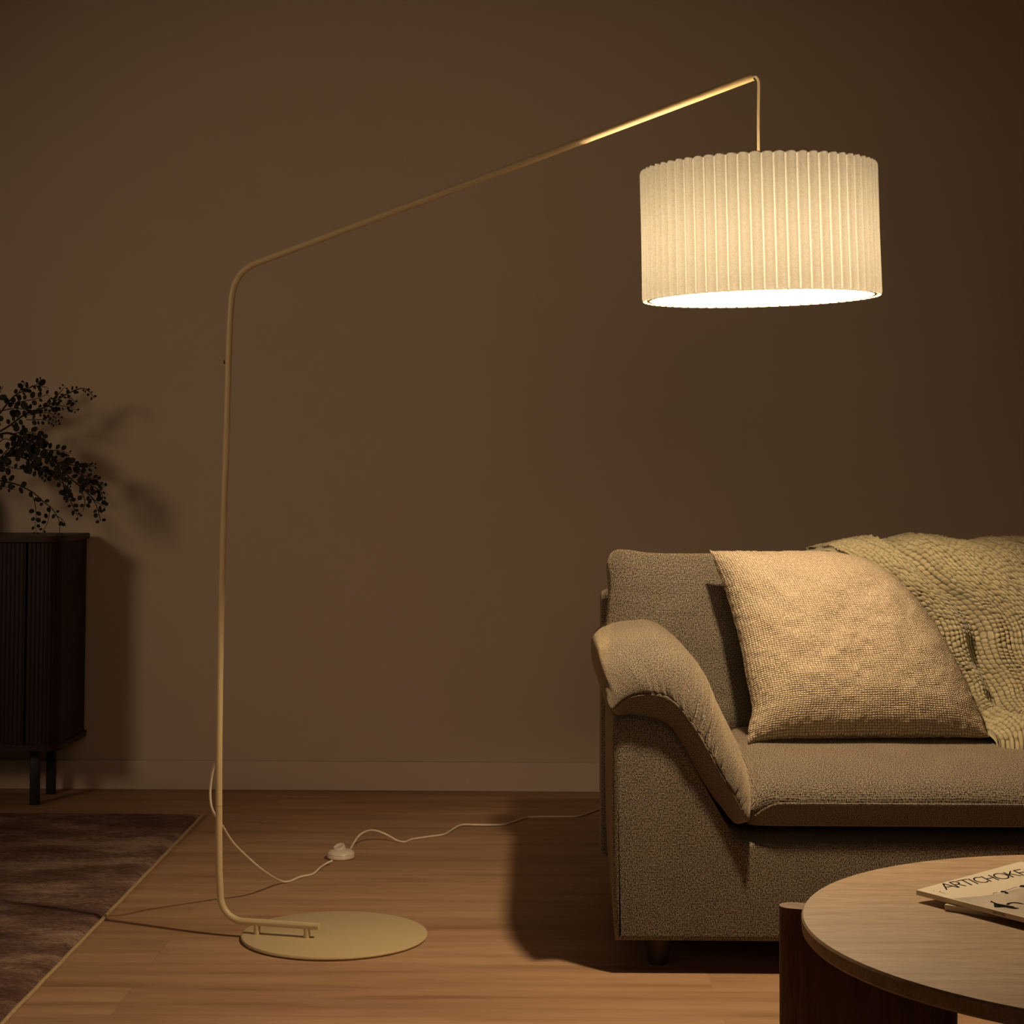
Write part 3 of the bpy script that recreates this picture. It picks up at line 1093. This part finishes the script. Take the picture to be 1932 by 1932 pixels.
# open mouth: inner wall at the tip
arm = from_data('arm', V, Fc, M_METAL, lamp, True)
tube('arm_mouth', [TIP - armdir * .03, TIP], TR * .97, M_METAL, lamp, 20, False)
lathe_tip = tube('end_ring', [TIP - armdir * .0012, TIP + armdir * .0008], TR * 1.06, M_METAL, lamp, 20, False)
# struts between the foot tube and the base plate
for px_, py_ in ((482, 1745), (577, 1751)):
    s_ = atz(px_, py_, ZT)
    t = (s_.x - foot_end.x) / fd.x
    s_ = foot_end + fd * t
    tube('strut', [(s_.x, s_.y, .0088), (s_.x, s_.y, ZT - .004)], .0070, M_METAL, lamp, 16)

# pleated shade
SR, SHH = .2165, .243
SC = at(1433, 441, BULB.y)
tiltM = Matrix.Rotation(math.radians(1.2), 3, 'X') @ Matrix.Rotation(math.radians(-1.55), 3, 'Y')
def shade():
    npl, per = 64, 14
    n = npl * per
    zsn = 36
    V, lay = [], []
    rows = []
    rnd = random.Random(9)
    jit = [rnd.uniform(-.12, .12) for _ in range(npl)]
    def ring(z, r0, amp, lean, inner=False):
        for i in range(n):
            k = i // per
            f = (i % per) / per
            a = 2 * math.pi * (k + f + jit[k] * math.sin(math.pi * f) * .0) / npl
            # overlapping pleat: steep side then long convex back
            g = math.sin(math.pi * f)
            d = amp * (g ** .75 if g > 0 else 0)
            r = r0 + (d if not inner else 0)
            v = tiltM @ Vector((r * math.cos(a), r * math.sin(a), z))
            V.append(SC + v)
            e = 1 if (f < .08 or f > .95) else 0
            lay.append(e if not inner else 0)
    h = SHH / 2
    zs_ = [h - .0005, h - .003] + [h - .006 - (SHH - .012) * k / (zsn - 1) for k in range(zsn)] + [-h + .003, -h + .0005]
    for z in zs_:
        en = min(1, (h - abs(z)) / .006)
        ring(z, SR - .0060 + .0015 * (z < 0) * abs(z / h), .0078 * (.75 + .25 * en), 0)
    # close to a thin inner lining ring at both ends
    nr = len(zs_)
    Fc = grid_faces(n, nr, True)
    Fc = [tuple(reversed(f)) for f in Fc]
    o = from_data('lamp_shade', V, Fc, M_SHADE, lamp, True, None, ('layers', lay))
    return o
sh = shade()
# bottom and top hoops the pleats are wrapped around, and the spider that carries the shade
def hoop(name, z, r, rt, m, parent):
    P = [SC + tiltM @ Vector((r * math.cos(2 * math.pi * k / 96), r * math.sin(2 * math.pi * k / 96), z)) for k in range(96)]
    V, Fc = [], []
    for i in range(96):
        a = 2 * math.pi * i / 96
        er = tiltM @ Vector((math.cos(a), math.sin(a), 0)); ez = tiltM @ Vector((0, 0, 1))
        for k in range(8):
            b = 2 * math.pi * k / 8
            V.append(P[i] + er * rt[0] * math.cos(b) + ez * rt[1] * math.sin(b))
    for i in range(96):
        for k in range(8):
            i2, k2 = (i + 1) % 96, (k + 1) % 8
            Fc.append((i * 8 + k, i2 * 8 + k, i2 * 8 + k2, i * 8 + k2))
    return from_data(name, V, Fc, m, parent, True)
M_LINING = plain('white_lining', (.85, .80, .70), .7)
hoop('bottom_hoop', -SHH / 2 + .0025, SR - .0085, (.0030, .0014), M_LINING, lamp)
hoop('top_hoop', SHH / 2 - .003, SR - .0085, (.0042, .0014), M_LINING, lamp)
ztop = SHH / 2 - .012
for k in range(3):
    a = math.radians(40 + 120 * k)
    tube('spider_arm', [SC + tiltM @ Vector((.018 * math.cos(a), .018 * math.sin(a), ztop)), SC + tiltM @ Vector(((SR - .009) * math.cos(a), (SR - .009) * math.sin(a), ztop + .008))], .0016, M_METAL, lamp, 8)
hub = SC + tiltM @ Vector((0, 0, ztop))
tube('lamp_holder', [hub + Vector((0, 0, .012)), hub + Vector((0, 0, -.002)), hub + Vector((0, 0, -.05))], [.013, .019, .017], M_PLASTIC, lamp, 24)
# the bulb: glass drawn by the lamp's own glow, light comes from its centre
bz = BULB.z
bulb = lathe('bulb', [(.0295, .004), (.030, -.004), (.027, -.016), (.017, -.026), (.002, -.030)], BULB + Vector((0, 0, .014)), M_BULB, lamp, 32)
lathe('bulb_collar', [(.0125, .070), (.0135, .048), (.019, .036), (.026, .022), (.0293, .0045), (.0285, .0042)], BULB + Vector((0, 0, .014)), M_PLASTIC, lamp, 32)
# cord from the arm mouth down to the holder
hang = [TIP - armdir * .02, TIP + armdir * .001, TIP + Vector((.006, 0, -.001)), TIP + Vector((.0098, 0, -.008)), TIP + Vector((.0102, 0, -.02)), TIP + Vector((.0096, 0, -.05)), TIP + Vector((.0092, 0, -.10)), Vector((TIP.x + .0098, TIP.y, SC.z + SHH / 2 + .004)), hub + Vector((0, 0, .010))]
tube('hanging_cord', catmull(hang, 6), .0026, M_CORD, lamp, 10)

# power cord and foot switch
SWP = atz(643, 1620, 0)
cordA = [at(409, 1436, PD + .006), at(403, 1448, PD + .02), at(398, 1475, PD + .03), at(396.5, 1500, PD + .035), at(399, 1522, PD + .04), at(406, 1538, PD + .06), at(420, 1559, PD + .12), at(440, 1590, PD + .19), at(470, 1620, PD + .27), at(500, 1645, PD + .34)]
zc = .0030
flo = [atz(527, 1661, .012), atz(545, 1663, zc), atz(566, 1654.5, zc), atz(590, 1649, zc), atz(604, 1637, .006), atz(616, 1629, .006), atz(627, 1624, .010)]
sw_in = flo[-1]
tube('power_cord', catmull(cordA + flo, 6), .0026, M_CORD, lamp, 10)
cordB = [atz(662, 1600, .014), atz(668, 1590, .020), atz(677, 1577, .030), atz(692, 1568, .034), atz(708, 1567, .030), atz(728, 1574, .018), atz(748, 1585, .006), atz(763, 1588.5, zc), atz(775, 1584, zc), atz(788, 1581.5, zc), atz(812, 1578, zc), atz(838, 1574, zc), atz(855, 1564, zc), atz(872, 1556, .006), atz(900, 1556, .007), atz(945, 1556, zc), atz(968, 1551, zc), atz(990, 1543, zc), atz(1010, 1541, zc), atz(1060, 1540.5, zc), atz(1095, 1539, zc), atz(1130, 1527, zc), atz(1160, 1519, zc), Vector((.62, 5.24, zc)), Vector((.95, 5.5, zc))]
tube('power_cord', catmull(cordB, 6), .0026, M_CORD, lamp, 10)
sw = lathe('foot_switch', [(.030, .0), (.0345, .004), (.0350, .0105), (.0343, .0115), (.0343, .0125), (.0348, .0135), (.0325, .0185), (.026, .0225), (.012, .0245), (.0, .0248)], SWP, M_PLASTIC, lamp, 64, False)
# oval rocker, raised towards the right
def rocker():
    V, Fc = [], []
    seg, rg = 40, 6
    tl = Matrix.Rotation(math.radians(-16), 3, 'Y') @ Matrix.Rotation(math.radians(18), 3, 'X')
    prof = [(1.0, -.004), (1.0, .006), (.96, .0085), (.86, .0098), (.80, .0092), (.0, .0085)]
    for r, z in prof:
        for k in range(seg):
            a = 2 * math.pi * k / seg
            v = Vector((.0150 * r * math.cos(a), .0150 * r * math.sin(a), z))
            V.append(SWP + Vector((-.003, .004, .0232)) + tl @ v)
    Fc = grid_faces(seg, len(prof), True)
    return from_data('rocker_button', V, Fc, M_PLASTIC, sw, True)
rocker()

# ------------------------------------------------------------------ coffee table
TC = Vector((.808, 2.365, 0)); TZ = .40; TRAD = .4545
table = empty('coffee_table', (TC.x, TC.y, 0), 'round pale oak coffee table on dark walnut fin legs in the foreground', 'table')
lathe('tabletop', [(.0, TZ - .021), (TRAD - .003, TZ - .021), (TRAD - .0005, TZ - .018), (TRAD, TZ - .010), (TRAD, TZ - .003), (TRAD - .0022, TZ), (.0, TZ)], TC, M_TABLE, table, 200, False, 30)
ftop = TZ - .008
fin_p = atz(1494, 1708, ftop)
d1 = Vector((fin_p.x - TC.x, fin_p.y - TC.y, 0)).normalized()
a1 = math.atan2(d1.y, d1.x)
def fin(ang):
    # stadium plan, cut square into a notch under the top
    th, r_out, r_in = .019, TRAD + .036, TRAD + .036 - .235
    e = Vector((math.cos(ang), math.sin(ang), 0)); s_ = Vector((-e.y, e.x, 0))
    P = []
    for k in range(17):
        a = -math.pi / 2 + math.pi * k / 16
        P.append((r_out - th + th * math.cos(a), th * math.sin(a)))
    for k in range(17):
        a = math.pi / 2 + math.pi * k / 16
        P.append((r_in + th + th * math.cos(a), th * math.sin(a)))
    P2 = [(TC.x + e.x * a + s_.x * b, TC.y + e.y * a + s_.y * b) for a, b in P]
    lg = prism('leg', P2, 0, TZ - .0215, M_TLEG, table, 0)
    # the part that rises beside the rim
    rr_ = TRAD + .0006
    Q = []
    for k in range(17):
        a = -math.pi / 2 + math.pi * k / 16
        Q.append((r_out - th + th * math.cos(a), th * math.sin(a)))
    for k in range(9):
        b = th - 2 * th * k / 8
        Q.append((math.sqrt(rr_ ** 2 - b * b), b))
    Q2 = [(TC.x + e.x * a + s_.x * b, TC.y + e.y * a + s_.y * b) for a, b in Q]
    le = prism('leg_end', Q2, TZ - .0215, ftop, M_TLEG, table, 0)
    bm = bmesh.new()
    bm.from_mesh(lg.data)
    bm.from_mesh(le.data)
    bm.to_mesh(lg.data)
    bm.free()
    bpy.data.objects.remove(le)
for k in range(4):
    fin(a1 + math.pi / 2 * k)

# ------------------------------------------------------------------ magazines
STROKES = {
 'A': [[(0, 0), (.5, 1), (1, 0)], [(.22, .36), (.78, .36)]],
 'R': [[(0, 0), (0, 1), (.55, 1), (.8, .92), (.88, .75), (.8, .58), (.55, .5), (0, .5)], [(.5, .5), (.92, 0)]],
 'T': [[(0, 1), (1, 1)], [(.5, 1), (.5, 0)]],
 'I': [[(0, 0), (0, 1)]],
 'C': [[(.5 + .5 * math.cos(a), .5 + .5 * math.sin(a)) for a in [math.radians(50 + 260 * k / 22) for k in range(23)]]],
 'H': [[(0, 0), (0, 1)], [(.85, 0), (.85, 1)], [(0, .5), (.85, .5)]],
 'O': [[(.55 + .55 * math.cos(a), .5 + .5 * math.sin(a)) for a in [2 * math.pi * k / 32 for k in range(33)]]],
 'K': [[(0, 0), (0, 1)], [(.78, 1), (0, .42)], [(.25, .6), (.85, 0)]],
 'E': [[(.7, 0), (0, 0), (0, 1), (.7, 1)], [(0, .5), (.62, .5)]],
}
ADV = {'A': 1.0, 'R': .9, 'T': 1.0, 'I': .0, 'C': .86, 'H': .85, 'O': 1.1, 'K': .85, 'E': .7}
def lettering(name, text, org, ex, ey, nrm, size, wdt, gap, m, parent, xs=.8, depth=.0002):
    V, Fc = [], []
    cx = 0
    for ch in text:
        for st in STROKES[ch]:
            for (a, b) in zip(st, st[1:]):
                pa = Vector((cx + a[0] * xs, a[1])) * size; pb = Vector((cx + b[0] * xs, b[1])) * size
                d = (pb - pa)
                if d.length < 1e-9:
                    continue
                d.normalize()
                nn = Vector((-d.y, d.x)) * wdt / 2
                e = d * wdt / 2 * .6
                q = [pa - e - nn, pb + e - nn, pb + e + nn, pa - e + nn]
                b0 = len(V)
                for zz in (0, depth):
                    for c in q:
                        V.append(org + ex * c.x + ey * c.y + nrm * zz)
                Fc += [(b0 + 4, b0 + 5, b0 + 6, b0 + 7)] + [(b0 + i, b0 + (i + 1) % 4, b0 + 4 + (i + 1) % 4, b0 + 4 + i) for i in range(4)]
        cx += ADV[ch] * xs + gap
    return from_data(name, V, Fc, m, parent)
def magazine(name, label, corner, yaw_spine, w, l, z, th, tilt=0):
    """corner = top-left corner of the cover; spine runs from it along yaw_spine; width to the left-hand side"""
    root = empty(name, (corner.x, corner.y, z), label, 'magazine', None)
    ex = Vector((math.cos(yaw_spine), math.sin(yaw_spine), 0))       # along spine, away from title
    ew = Vector((-ex.y, ex.x, 0))                                    # across the cover
    o = Vector((corner.x, corner.y, z))
    def blk(nm, a0, a1, b0, b1, z0, z1, m, bev=.0):
        P = [o + ex * a0 + ew * b0, o + ex * a1 + ew * b0, o + ex * a1 + ew * b1, o + ex * a0 + ew * b1]
        return prism(nm, [(q.x, q.y) for q in P], z + z0, z + z1, m, root, bev)
    blk('pages', .0008, l - .0008, .0012, w - .0012, .0006, th - .0006, M_PAGES)
    blk('cover', 0, l, 0, w, th - .0006, th, M_COVER)
    blk('back_cover', 0, l, 0, w, 0, .0006, M_COVER)
    blk('spine', 0, l, 0, .0012, .0006, th - .0006, M_COVER)
    return root, o, ex, ew
c_top = atz(1729, 1679, TZ + .0148)
s_end = atz(1932, 1731, TZ + .0148)
ysp = math.atan2(s_end.y - c_top.y, s_end.x - c_top.x)
b0_ = atz(1782, 1718, TZ)
b1_ = atz(1902, 1735, TZ)
ysp2 = math.atan2(b1_.y - b0_.y, b1_.x - b0_.x)
magazine('magazine', 'lower cream magazine on the round table, mostly covered by the titled one', b0_, ysp2, .19, .25, TZ + .0002, .0076)
MZ = TZ + .0082
mg, o_, ex_, ew_ = magazine('magazine', 'cream magazine with black title lettering lying on top of another on the table', c_top, ysp, .21, .28, MZ, .0066)
zt_ = MZ + .0066
up = Vector((0, 0, 1))
TITLE = [('A', .0290, .0190), ('R', .0490, .0110), ('T', .0620, .0150), ('I', .0795, .0), ('C', .0840, .0140), ('H', .1010, .0125), ('O', .1170, .0185), ('K', .1380, .0130), ('E', .1550, .0110)]
def title():
    V, Fc = [], []
    for ch, b, wd_ in TITLE:
        o0 = Vector((o_.x, o_.y, zt_ + .0002)) + ex_ * (.0283 + (b - .031) * .19) + ew_ * b
        vx = (ex_ * .19 + ew_).normalized() * (wd_ if wd_ else .01)
        vy = -ex_ * .0258 + ew_ * .0095
        mx = max(p[0] for st in STROKES[ch] for p in st) or 1
        for st in STROKES[ch]:
            for a, c in zip(st, st[1:]):
                pa = o0 + vx * (a[0] / mx if wd_ else 0) + vy * a[1]
                pb = o0 + vx * (c[0] / mx if wd_ else 0) + vy * c[1]
                d = (pb - pa).normalized()
                nn = d.cross(up) * .00105
                e = d * .0005
                k = len(V)
                for zz in (0, .0002):
                    V += [pa - e - nn + up * zz, pb + e - nn + up * zz, pb + e + nn + up * zz, pa - e + nn + up * zz]
                Fc += [(k + 4, k + 5, k + 6, k + 7)] + [(k + i, k + (i + 1) % 4, k + 4 + (i + 1) % 4, k + 4 + i) for i in range(4)]
    return from_data('printed_title', V, Fc, M_INK, mg)
title()
def flat_patch(name, pts, m, z, depth=.00015):
    bm = bmesh.new()
    vs = [bm.verts.new(Vector((o_.x, o_.y, zt_ + z)) + ex_ * a + ew_ * b) for a, b in pts]
    bm.faces.new(vs)
    bmesh.ops.triangulate(bm, faces=bm.faces[:])
    bmesh.ops.recalc_face_normals(bm, faces=bm.faces[:])
    if sum(f.normal.z for f in bm.faces) < 0:
        bmesh.ops.reverse_faces(bm, faces=bm.faces[:])
    me = bpy.data.meshes.new(name); bm.to_mesh(me); bm.free()
    return link(name, me, m, mg)
flat_patch('cover_photograph', [(.062, .003), (.069, .0155), (.0827, .040), (.090, .065), (.0903, .11), (.098, .15), (.108, .207), (.276, .207), (.276, .003)], M_PHOTO, .0002)
def blob(pts, n=4):
    q = catmull([(a, b, 0) for a, b in pts] + [(pts[0][0], pts[0][1], 0)], n)[:-1]
    return [(v.x, v.y) for v in q]
flat_patch('printed_figure', blob([(.1055, .029), (.1085, .024), (.116, .0215), (.121, .0165), (.128, .0095), (.1325, .0115), (.1385, .0175), (.1455, .0185), (.1525, .0215), (.1535, .0275), (.148, .0265), (.1425, .0285), (.137, .0275), (.134, .022), (.130, .0165), (.125, .0195), (.119, .0245), (.111, .0265)]), M_INK, .0004)
flat_patch('printed_figure', blob([(.131, .0285), (.128, .0335), (.1285, .0405), (.133, .0455), (.140, .0475), (.1455, .0455), (.142, .0435), (.1365, .0425), (.1325, .0385), (.1325, .0335), (.135, .0295)]), M_INK, .0004)
flat_patch('printed_figure', blob([(.0855, .0695), (.0835, .0745), (.087, .0765), (.0905, .0755), (.097, .0725), (.0985, .0685), (.094, .0685), (.0905, .0715), (.0875, .0685)]), M_INK, .0004)
flat_patch('printed_figure', blob([(.086, .106), (.083, .113), (.0875, .1165), (.0925, .1135), (.0945, .1085), (.0905, .1075)]), M_INK, .0004)
flat_patch('printed_line', [(.086, .0765), (.0845, .090), (.0835, .104), (.0843, .104), (.0853, .090), (.0868, .0768)], M_INK2, .0003)
flat_patch('printed_line', blob([(.0855, .0555), (.0825, .0590), (.0835, .0650), (.0845, .0648), (.0837, .0592), (.0862, .0562)]), M_INK2, .0003)
# faint small print near the corner
flat_patch('printed_line', [(.0195, .0112), (.0190, .0150), (.0200, .0152), (.0206, .0114)], M_INK2, .0002)
flat_patch('printed_line', [(.0260, .0180), (.0285, .0135), (.0345, .0130), (.0400, .0140), (.0400, .0146), (.0345, .0138), (.0291, .0143), (.0268, .0184)], M_INK2, .0002)
lettering('spine_print', 'ARTICHOKE', Vector((o_.x, o_.y, MZ + .0020)) + ex_ * .134 - ew_ * .0001, ex_, up, -ew_, .0030, .0004, .30, M_INK2, mg, .6, .0001)
# the upper magazine rises a little towards its open side
mg.matrix_world = Matrix.Translation(c_top_w := Vector((c_top.x, c_top.y, MZ))) @ Matrix.Rotation(.07, 4, ex_)

# ------------------------------------------------------------------ vase with eucalyptus, just left of the frame
VP = Vector((-1.80, 5.48, CZ1 + .018))
lathe('vase', [(.0, 0), (.055, 0), (.075, .02), (.088, .08), (.080, .14), (.045, .19), (.034, .215), (.040, .235), (.036, .235), (.030, .215), (.040, .19), (.0, .10)], VP, M_VASE, None, 48, False)
tag(bpy.data.objects['vase'], 'dark round vase standing on the sideboard', 'vase')
mouth = VP + Vector((0, 0, .21))
rnd = random.Random(12)
def leaf_data(V, Fc, p, d, size, asp):
    d = d.normalized()
    up_ = Vector((rnd.uniform(-1, 1), rnd.uniform(-1, 1), rnd.uniform(-1, 1)))
    # turn leaves mostly towards the room
    s_ = d.cross(Vector((rnd.uniform(-.5, .5), -1, rnd.uniform(-.5, .5))))
    if s_.length < .05:
        s_ = d.cross(up_)
    s_.normalize()
    n_ = d.cross(s_).normalized()
    b = len(V)
    k = 10
    V.append(p + d * size * .5 + n_ * size * .06)
    for i in range(k):
        a = 2 * math.pi * i / k
        V.append(p + d * (size * .5 - size * .5 * math.cos(a)) + s_ * (size * .5 * asp * math.sin(a)) - n_ * size * .03 * abs(math.sin(a)))
    for i in range(k):
        Fc.append((b, b + 1 + i, b + 1 + (i + 1) % k))
    V.append(p - d * .006)
def bez_path(pts, n):
    return catmull(pts, n)
def branch(label, pts, twigs, r0, lsize, dens):
    P = [mouth] + [at(x, y, D) for x, y, D in pts]
    root = empty('eucalyptus_branch', P[0], label, 'branch', 'eucalyptus branches in the vase')
    main = catmull(P, 10)
    nm = len(main)
    SV, SF = tube_data(main, [r0 * (1 - .75 * i / nm) for i in range(nm)], 6)
    LV, LF = [], []
    def leaves_on(path, ls, dn, start=.2):
        ln = 0
        nxt = 0
        tot = sum((b - a).length for a, b in zip(path, path[1:]))
        for a, b in zip(path, path[1:]):
            t = (b - a)
            seg = t.length
            if seg < 1e-6:
                continue
            t = t.normalized()
            while nxt < ln + seg:
                fr = nxt / tot
                if fr > start:
                    p = a + t * (nxt - ln)
                    taper = 1 - .62 * fr ** 1.5
                    for sg in (-1, 1):
                        if rnd.random() < .82:
                            side = t.cross(Vector((0, -1, 0)))
                            if side.length < .1: side = Vector((0, 0, 1))
                            side = side.normalized()
                            dd = side * sg * rnd.uniform(.5, 1.1) + t * rnd.uniform(.1, .9) + Vector((0, rnd.uniform(-.5, .5), rnd.uniform(-.35, .1)))
                            sz = ls * taper * rnd.uniform(.7, 1.2)
                            leaf_data(LV, LF, p + dd.normalized() * .004, dd, sz, rnd.uniform(.62, .92))
                nxt += dn * (1.25 - .45 * fr) * rnd.uniform(.7, 1.3)
            ln += seg
    leaves_on(main, lsize * 1.12, dens * 1.45, .45)
    for tw in twigs:
        tp = catmull([at(x, y, D) for x, y, D in tw], 7)
        v2, f2_ = tube_data(tp, [r0 * .45 * (1 - .6 * i / len(tp)) for i in range(len(tp))], 5)
        b = len(SV)
        SV += v2; SF += [tuple(i + b for i in f) for f in f2_]
        leaves_on(tp, lsize * .86, dens * 1.12, .12)
    from_data('stem', SV, SF, M_STEM, root, True)
    # drop stray petiole points: turn them into slim stalks
    from_data('leaves', LV, LF, M_LEAF, root, True)
    return root
Dp = 5.46
B = lambda *a: [(x, y, d) for x, y, d in a]
branch('topmost eucalyptus branch, its fine drooping tip reaching furthest over the wall',
       B((-50, 840, Dp), (10, 808, Dp), (50, 780, 5.44), (85, 768, 5.44), (125, 744, 5.45), (152, 733, 5.45), (166, 737, 5.45), (178, 751, 5.45)),
       [B((40, 785, 5.44), (80, 779, 5.42), (105, 783, 5.42), (117, 795, 5.42)), B((85, 768, 5.44), (105, 765, 5.46), (130, 768, 5.48), (148, 776, 5.48)), B((100, 760, 5.44), (112, 742, 5.44), (123, 729, 5.44)), B((120, 750, 5.44), (135, 752, 5.46), (143, 762, 5.47)), B((50, 792, 5.44), (80, 792, 5.44), (100, 797, 5.44), (110, 803, 5.44))], .0035, .020, .012)
branch('upright leafy eucalyptus branch at the top left, behind the fine drooping one',
       B((-60, 830, 5.5), (-10, 790, 5.5), (15, 760, 5.5), (30, 745, 5.5), (50, 735, 5.5), (62, 727, 5.5)),
       [B((15, 765, 5.5), (45, 757, 5.48), (70, 752, 5.47), (88, 745, 5.46), (96, 752, 5.46)), B((5, 775, 5.5), (30, 770, 5.52), (60, 775, 5.52), (80, 770, 5.52)), B((30, 748, 5.5), (44, 728, 5.5), (46, 719, 5.5)), B((55, 732, 5.5), (70, 725, 5.5), (78, 718, 5.5)), B((-10, 765, 5.5), (-2, 745, 5.5), (6, 728, 5.5)), B((60, 728, 5.5), (82, 730, 5.5), (92, 733, 5.5))], .0038, .030, .015)
branch('dense middle eucalyptus branch arching down to the right above the sideboard',
       B((-60, 870, 5.44), (0, 820, 5.44), (40, 825, 5.43), (80, 845, 5.42), (105, 872, 5.40), (130, 900, 5.38), (160, 925, 5.38), (180, 950, 5.38), (190, 983, 5.38)),
       [B((20, 820, 5.43), (45, 815, 5.42), (65, 818, 5.42), (90, 832, 5.42)), B((60, 835, 5.43), (85, 848, 5.45), (110, 850, 5.46), (135, 856, 5.46)), B((105, 872, 5.4), (140, 878, 5.42), (160, 882, 5.42), (178, 879, 5.42)), B((140, 890, 5.4), (165, 900, 5.38), (185, 908, 5.38), (198, 920, 5.38)), B((145, 905, 5.38), (170, 915, 5.4), (190, 928, 5.4), (194, 945, 5.4)), B((130, 900, 5.38), (128, 930, 5.36), (140, 960, 5.36), (148, 975, 5.36)), B((110, 880, 5.40), (118, 905, 5.40), (122, 925, 5.4), (135, 938, 5.4)), B((150, 920, 5.38), (160, 945, 5.38), (156, 965, 5.38)), B((40, 828, 5.43), (60, 850, 5.44), (90, 865, 5.44), (120, 880, 5.44)), B((165, 930, 5.38), (180, 945, 5.4), (200, 958, 5.4))], .0042, .030, .0135)
branch('low dense eucalyptus branch at the left edge below the middle one',
       B((-60, 900, 5.48), (-10, 868, 5.48), (25, 860, 5.48), (60, 870, 5.48), (85, 890, 5.48), (110, 905, 5.48), (135, 925, 5.48)),
       [B((0, 865, 5.5), (20, 845, 5.5), (45, 850, 5.5), (65, 862, 5.5)), B((-10, 870, 5.48), (15, 880, 5.46), (40, 885, 5.46), (55, 880, 5.46)), B((20, 862, 5.48), (35, 838, 5.5), (25, 822, 5.5)), B((50, 866, 5.48), (60, 880, 5.46), (80, 895, 5.46), (90, 905, 5.46)), B((-5, 838, 5.5), (10, 828, 5.5), (35, 838, 5.5))], .0042, .030, .013)
branch('hanging eucalyptus branch dipping to the top of the sideboard',
       B((-60, 905, 5.42), (-20, 905, 5.41), (25, 912, 5.40), (60, 928, 5.40), (80, 945, 5.40), (100, 962, 5.40), (112, 985, 5.40), (112, 1008, 5.40)),
       [B((58, 928, 5.40), (66, 950, 5.38), (68, 975, 5.38), (66, 990, 5.38), (70, 1008, 5.39)), B((95, 955, 5.40), (92, 975, 5.40), (88, 990, 5.40), (80, 1003, 5.40)), B((105, 972, 5.4), (120, 983, 5.4), (125, 995, 5.4)), B((-10, 905, 5.41), (10, 918, 5.4), (30, 925, 5.4))], .0030, .025, .021)
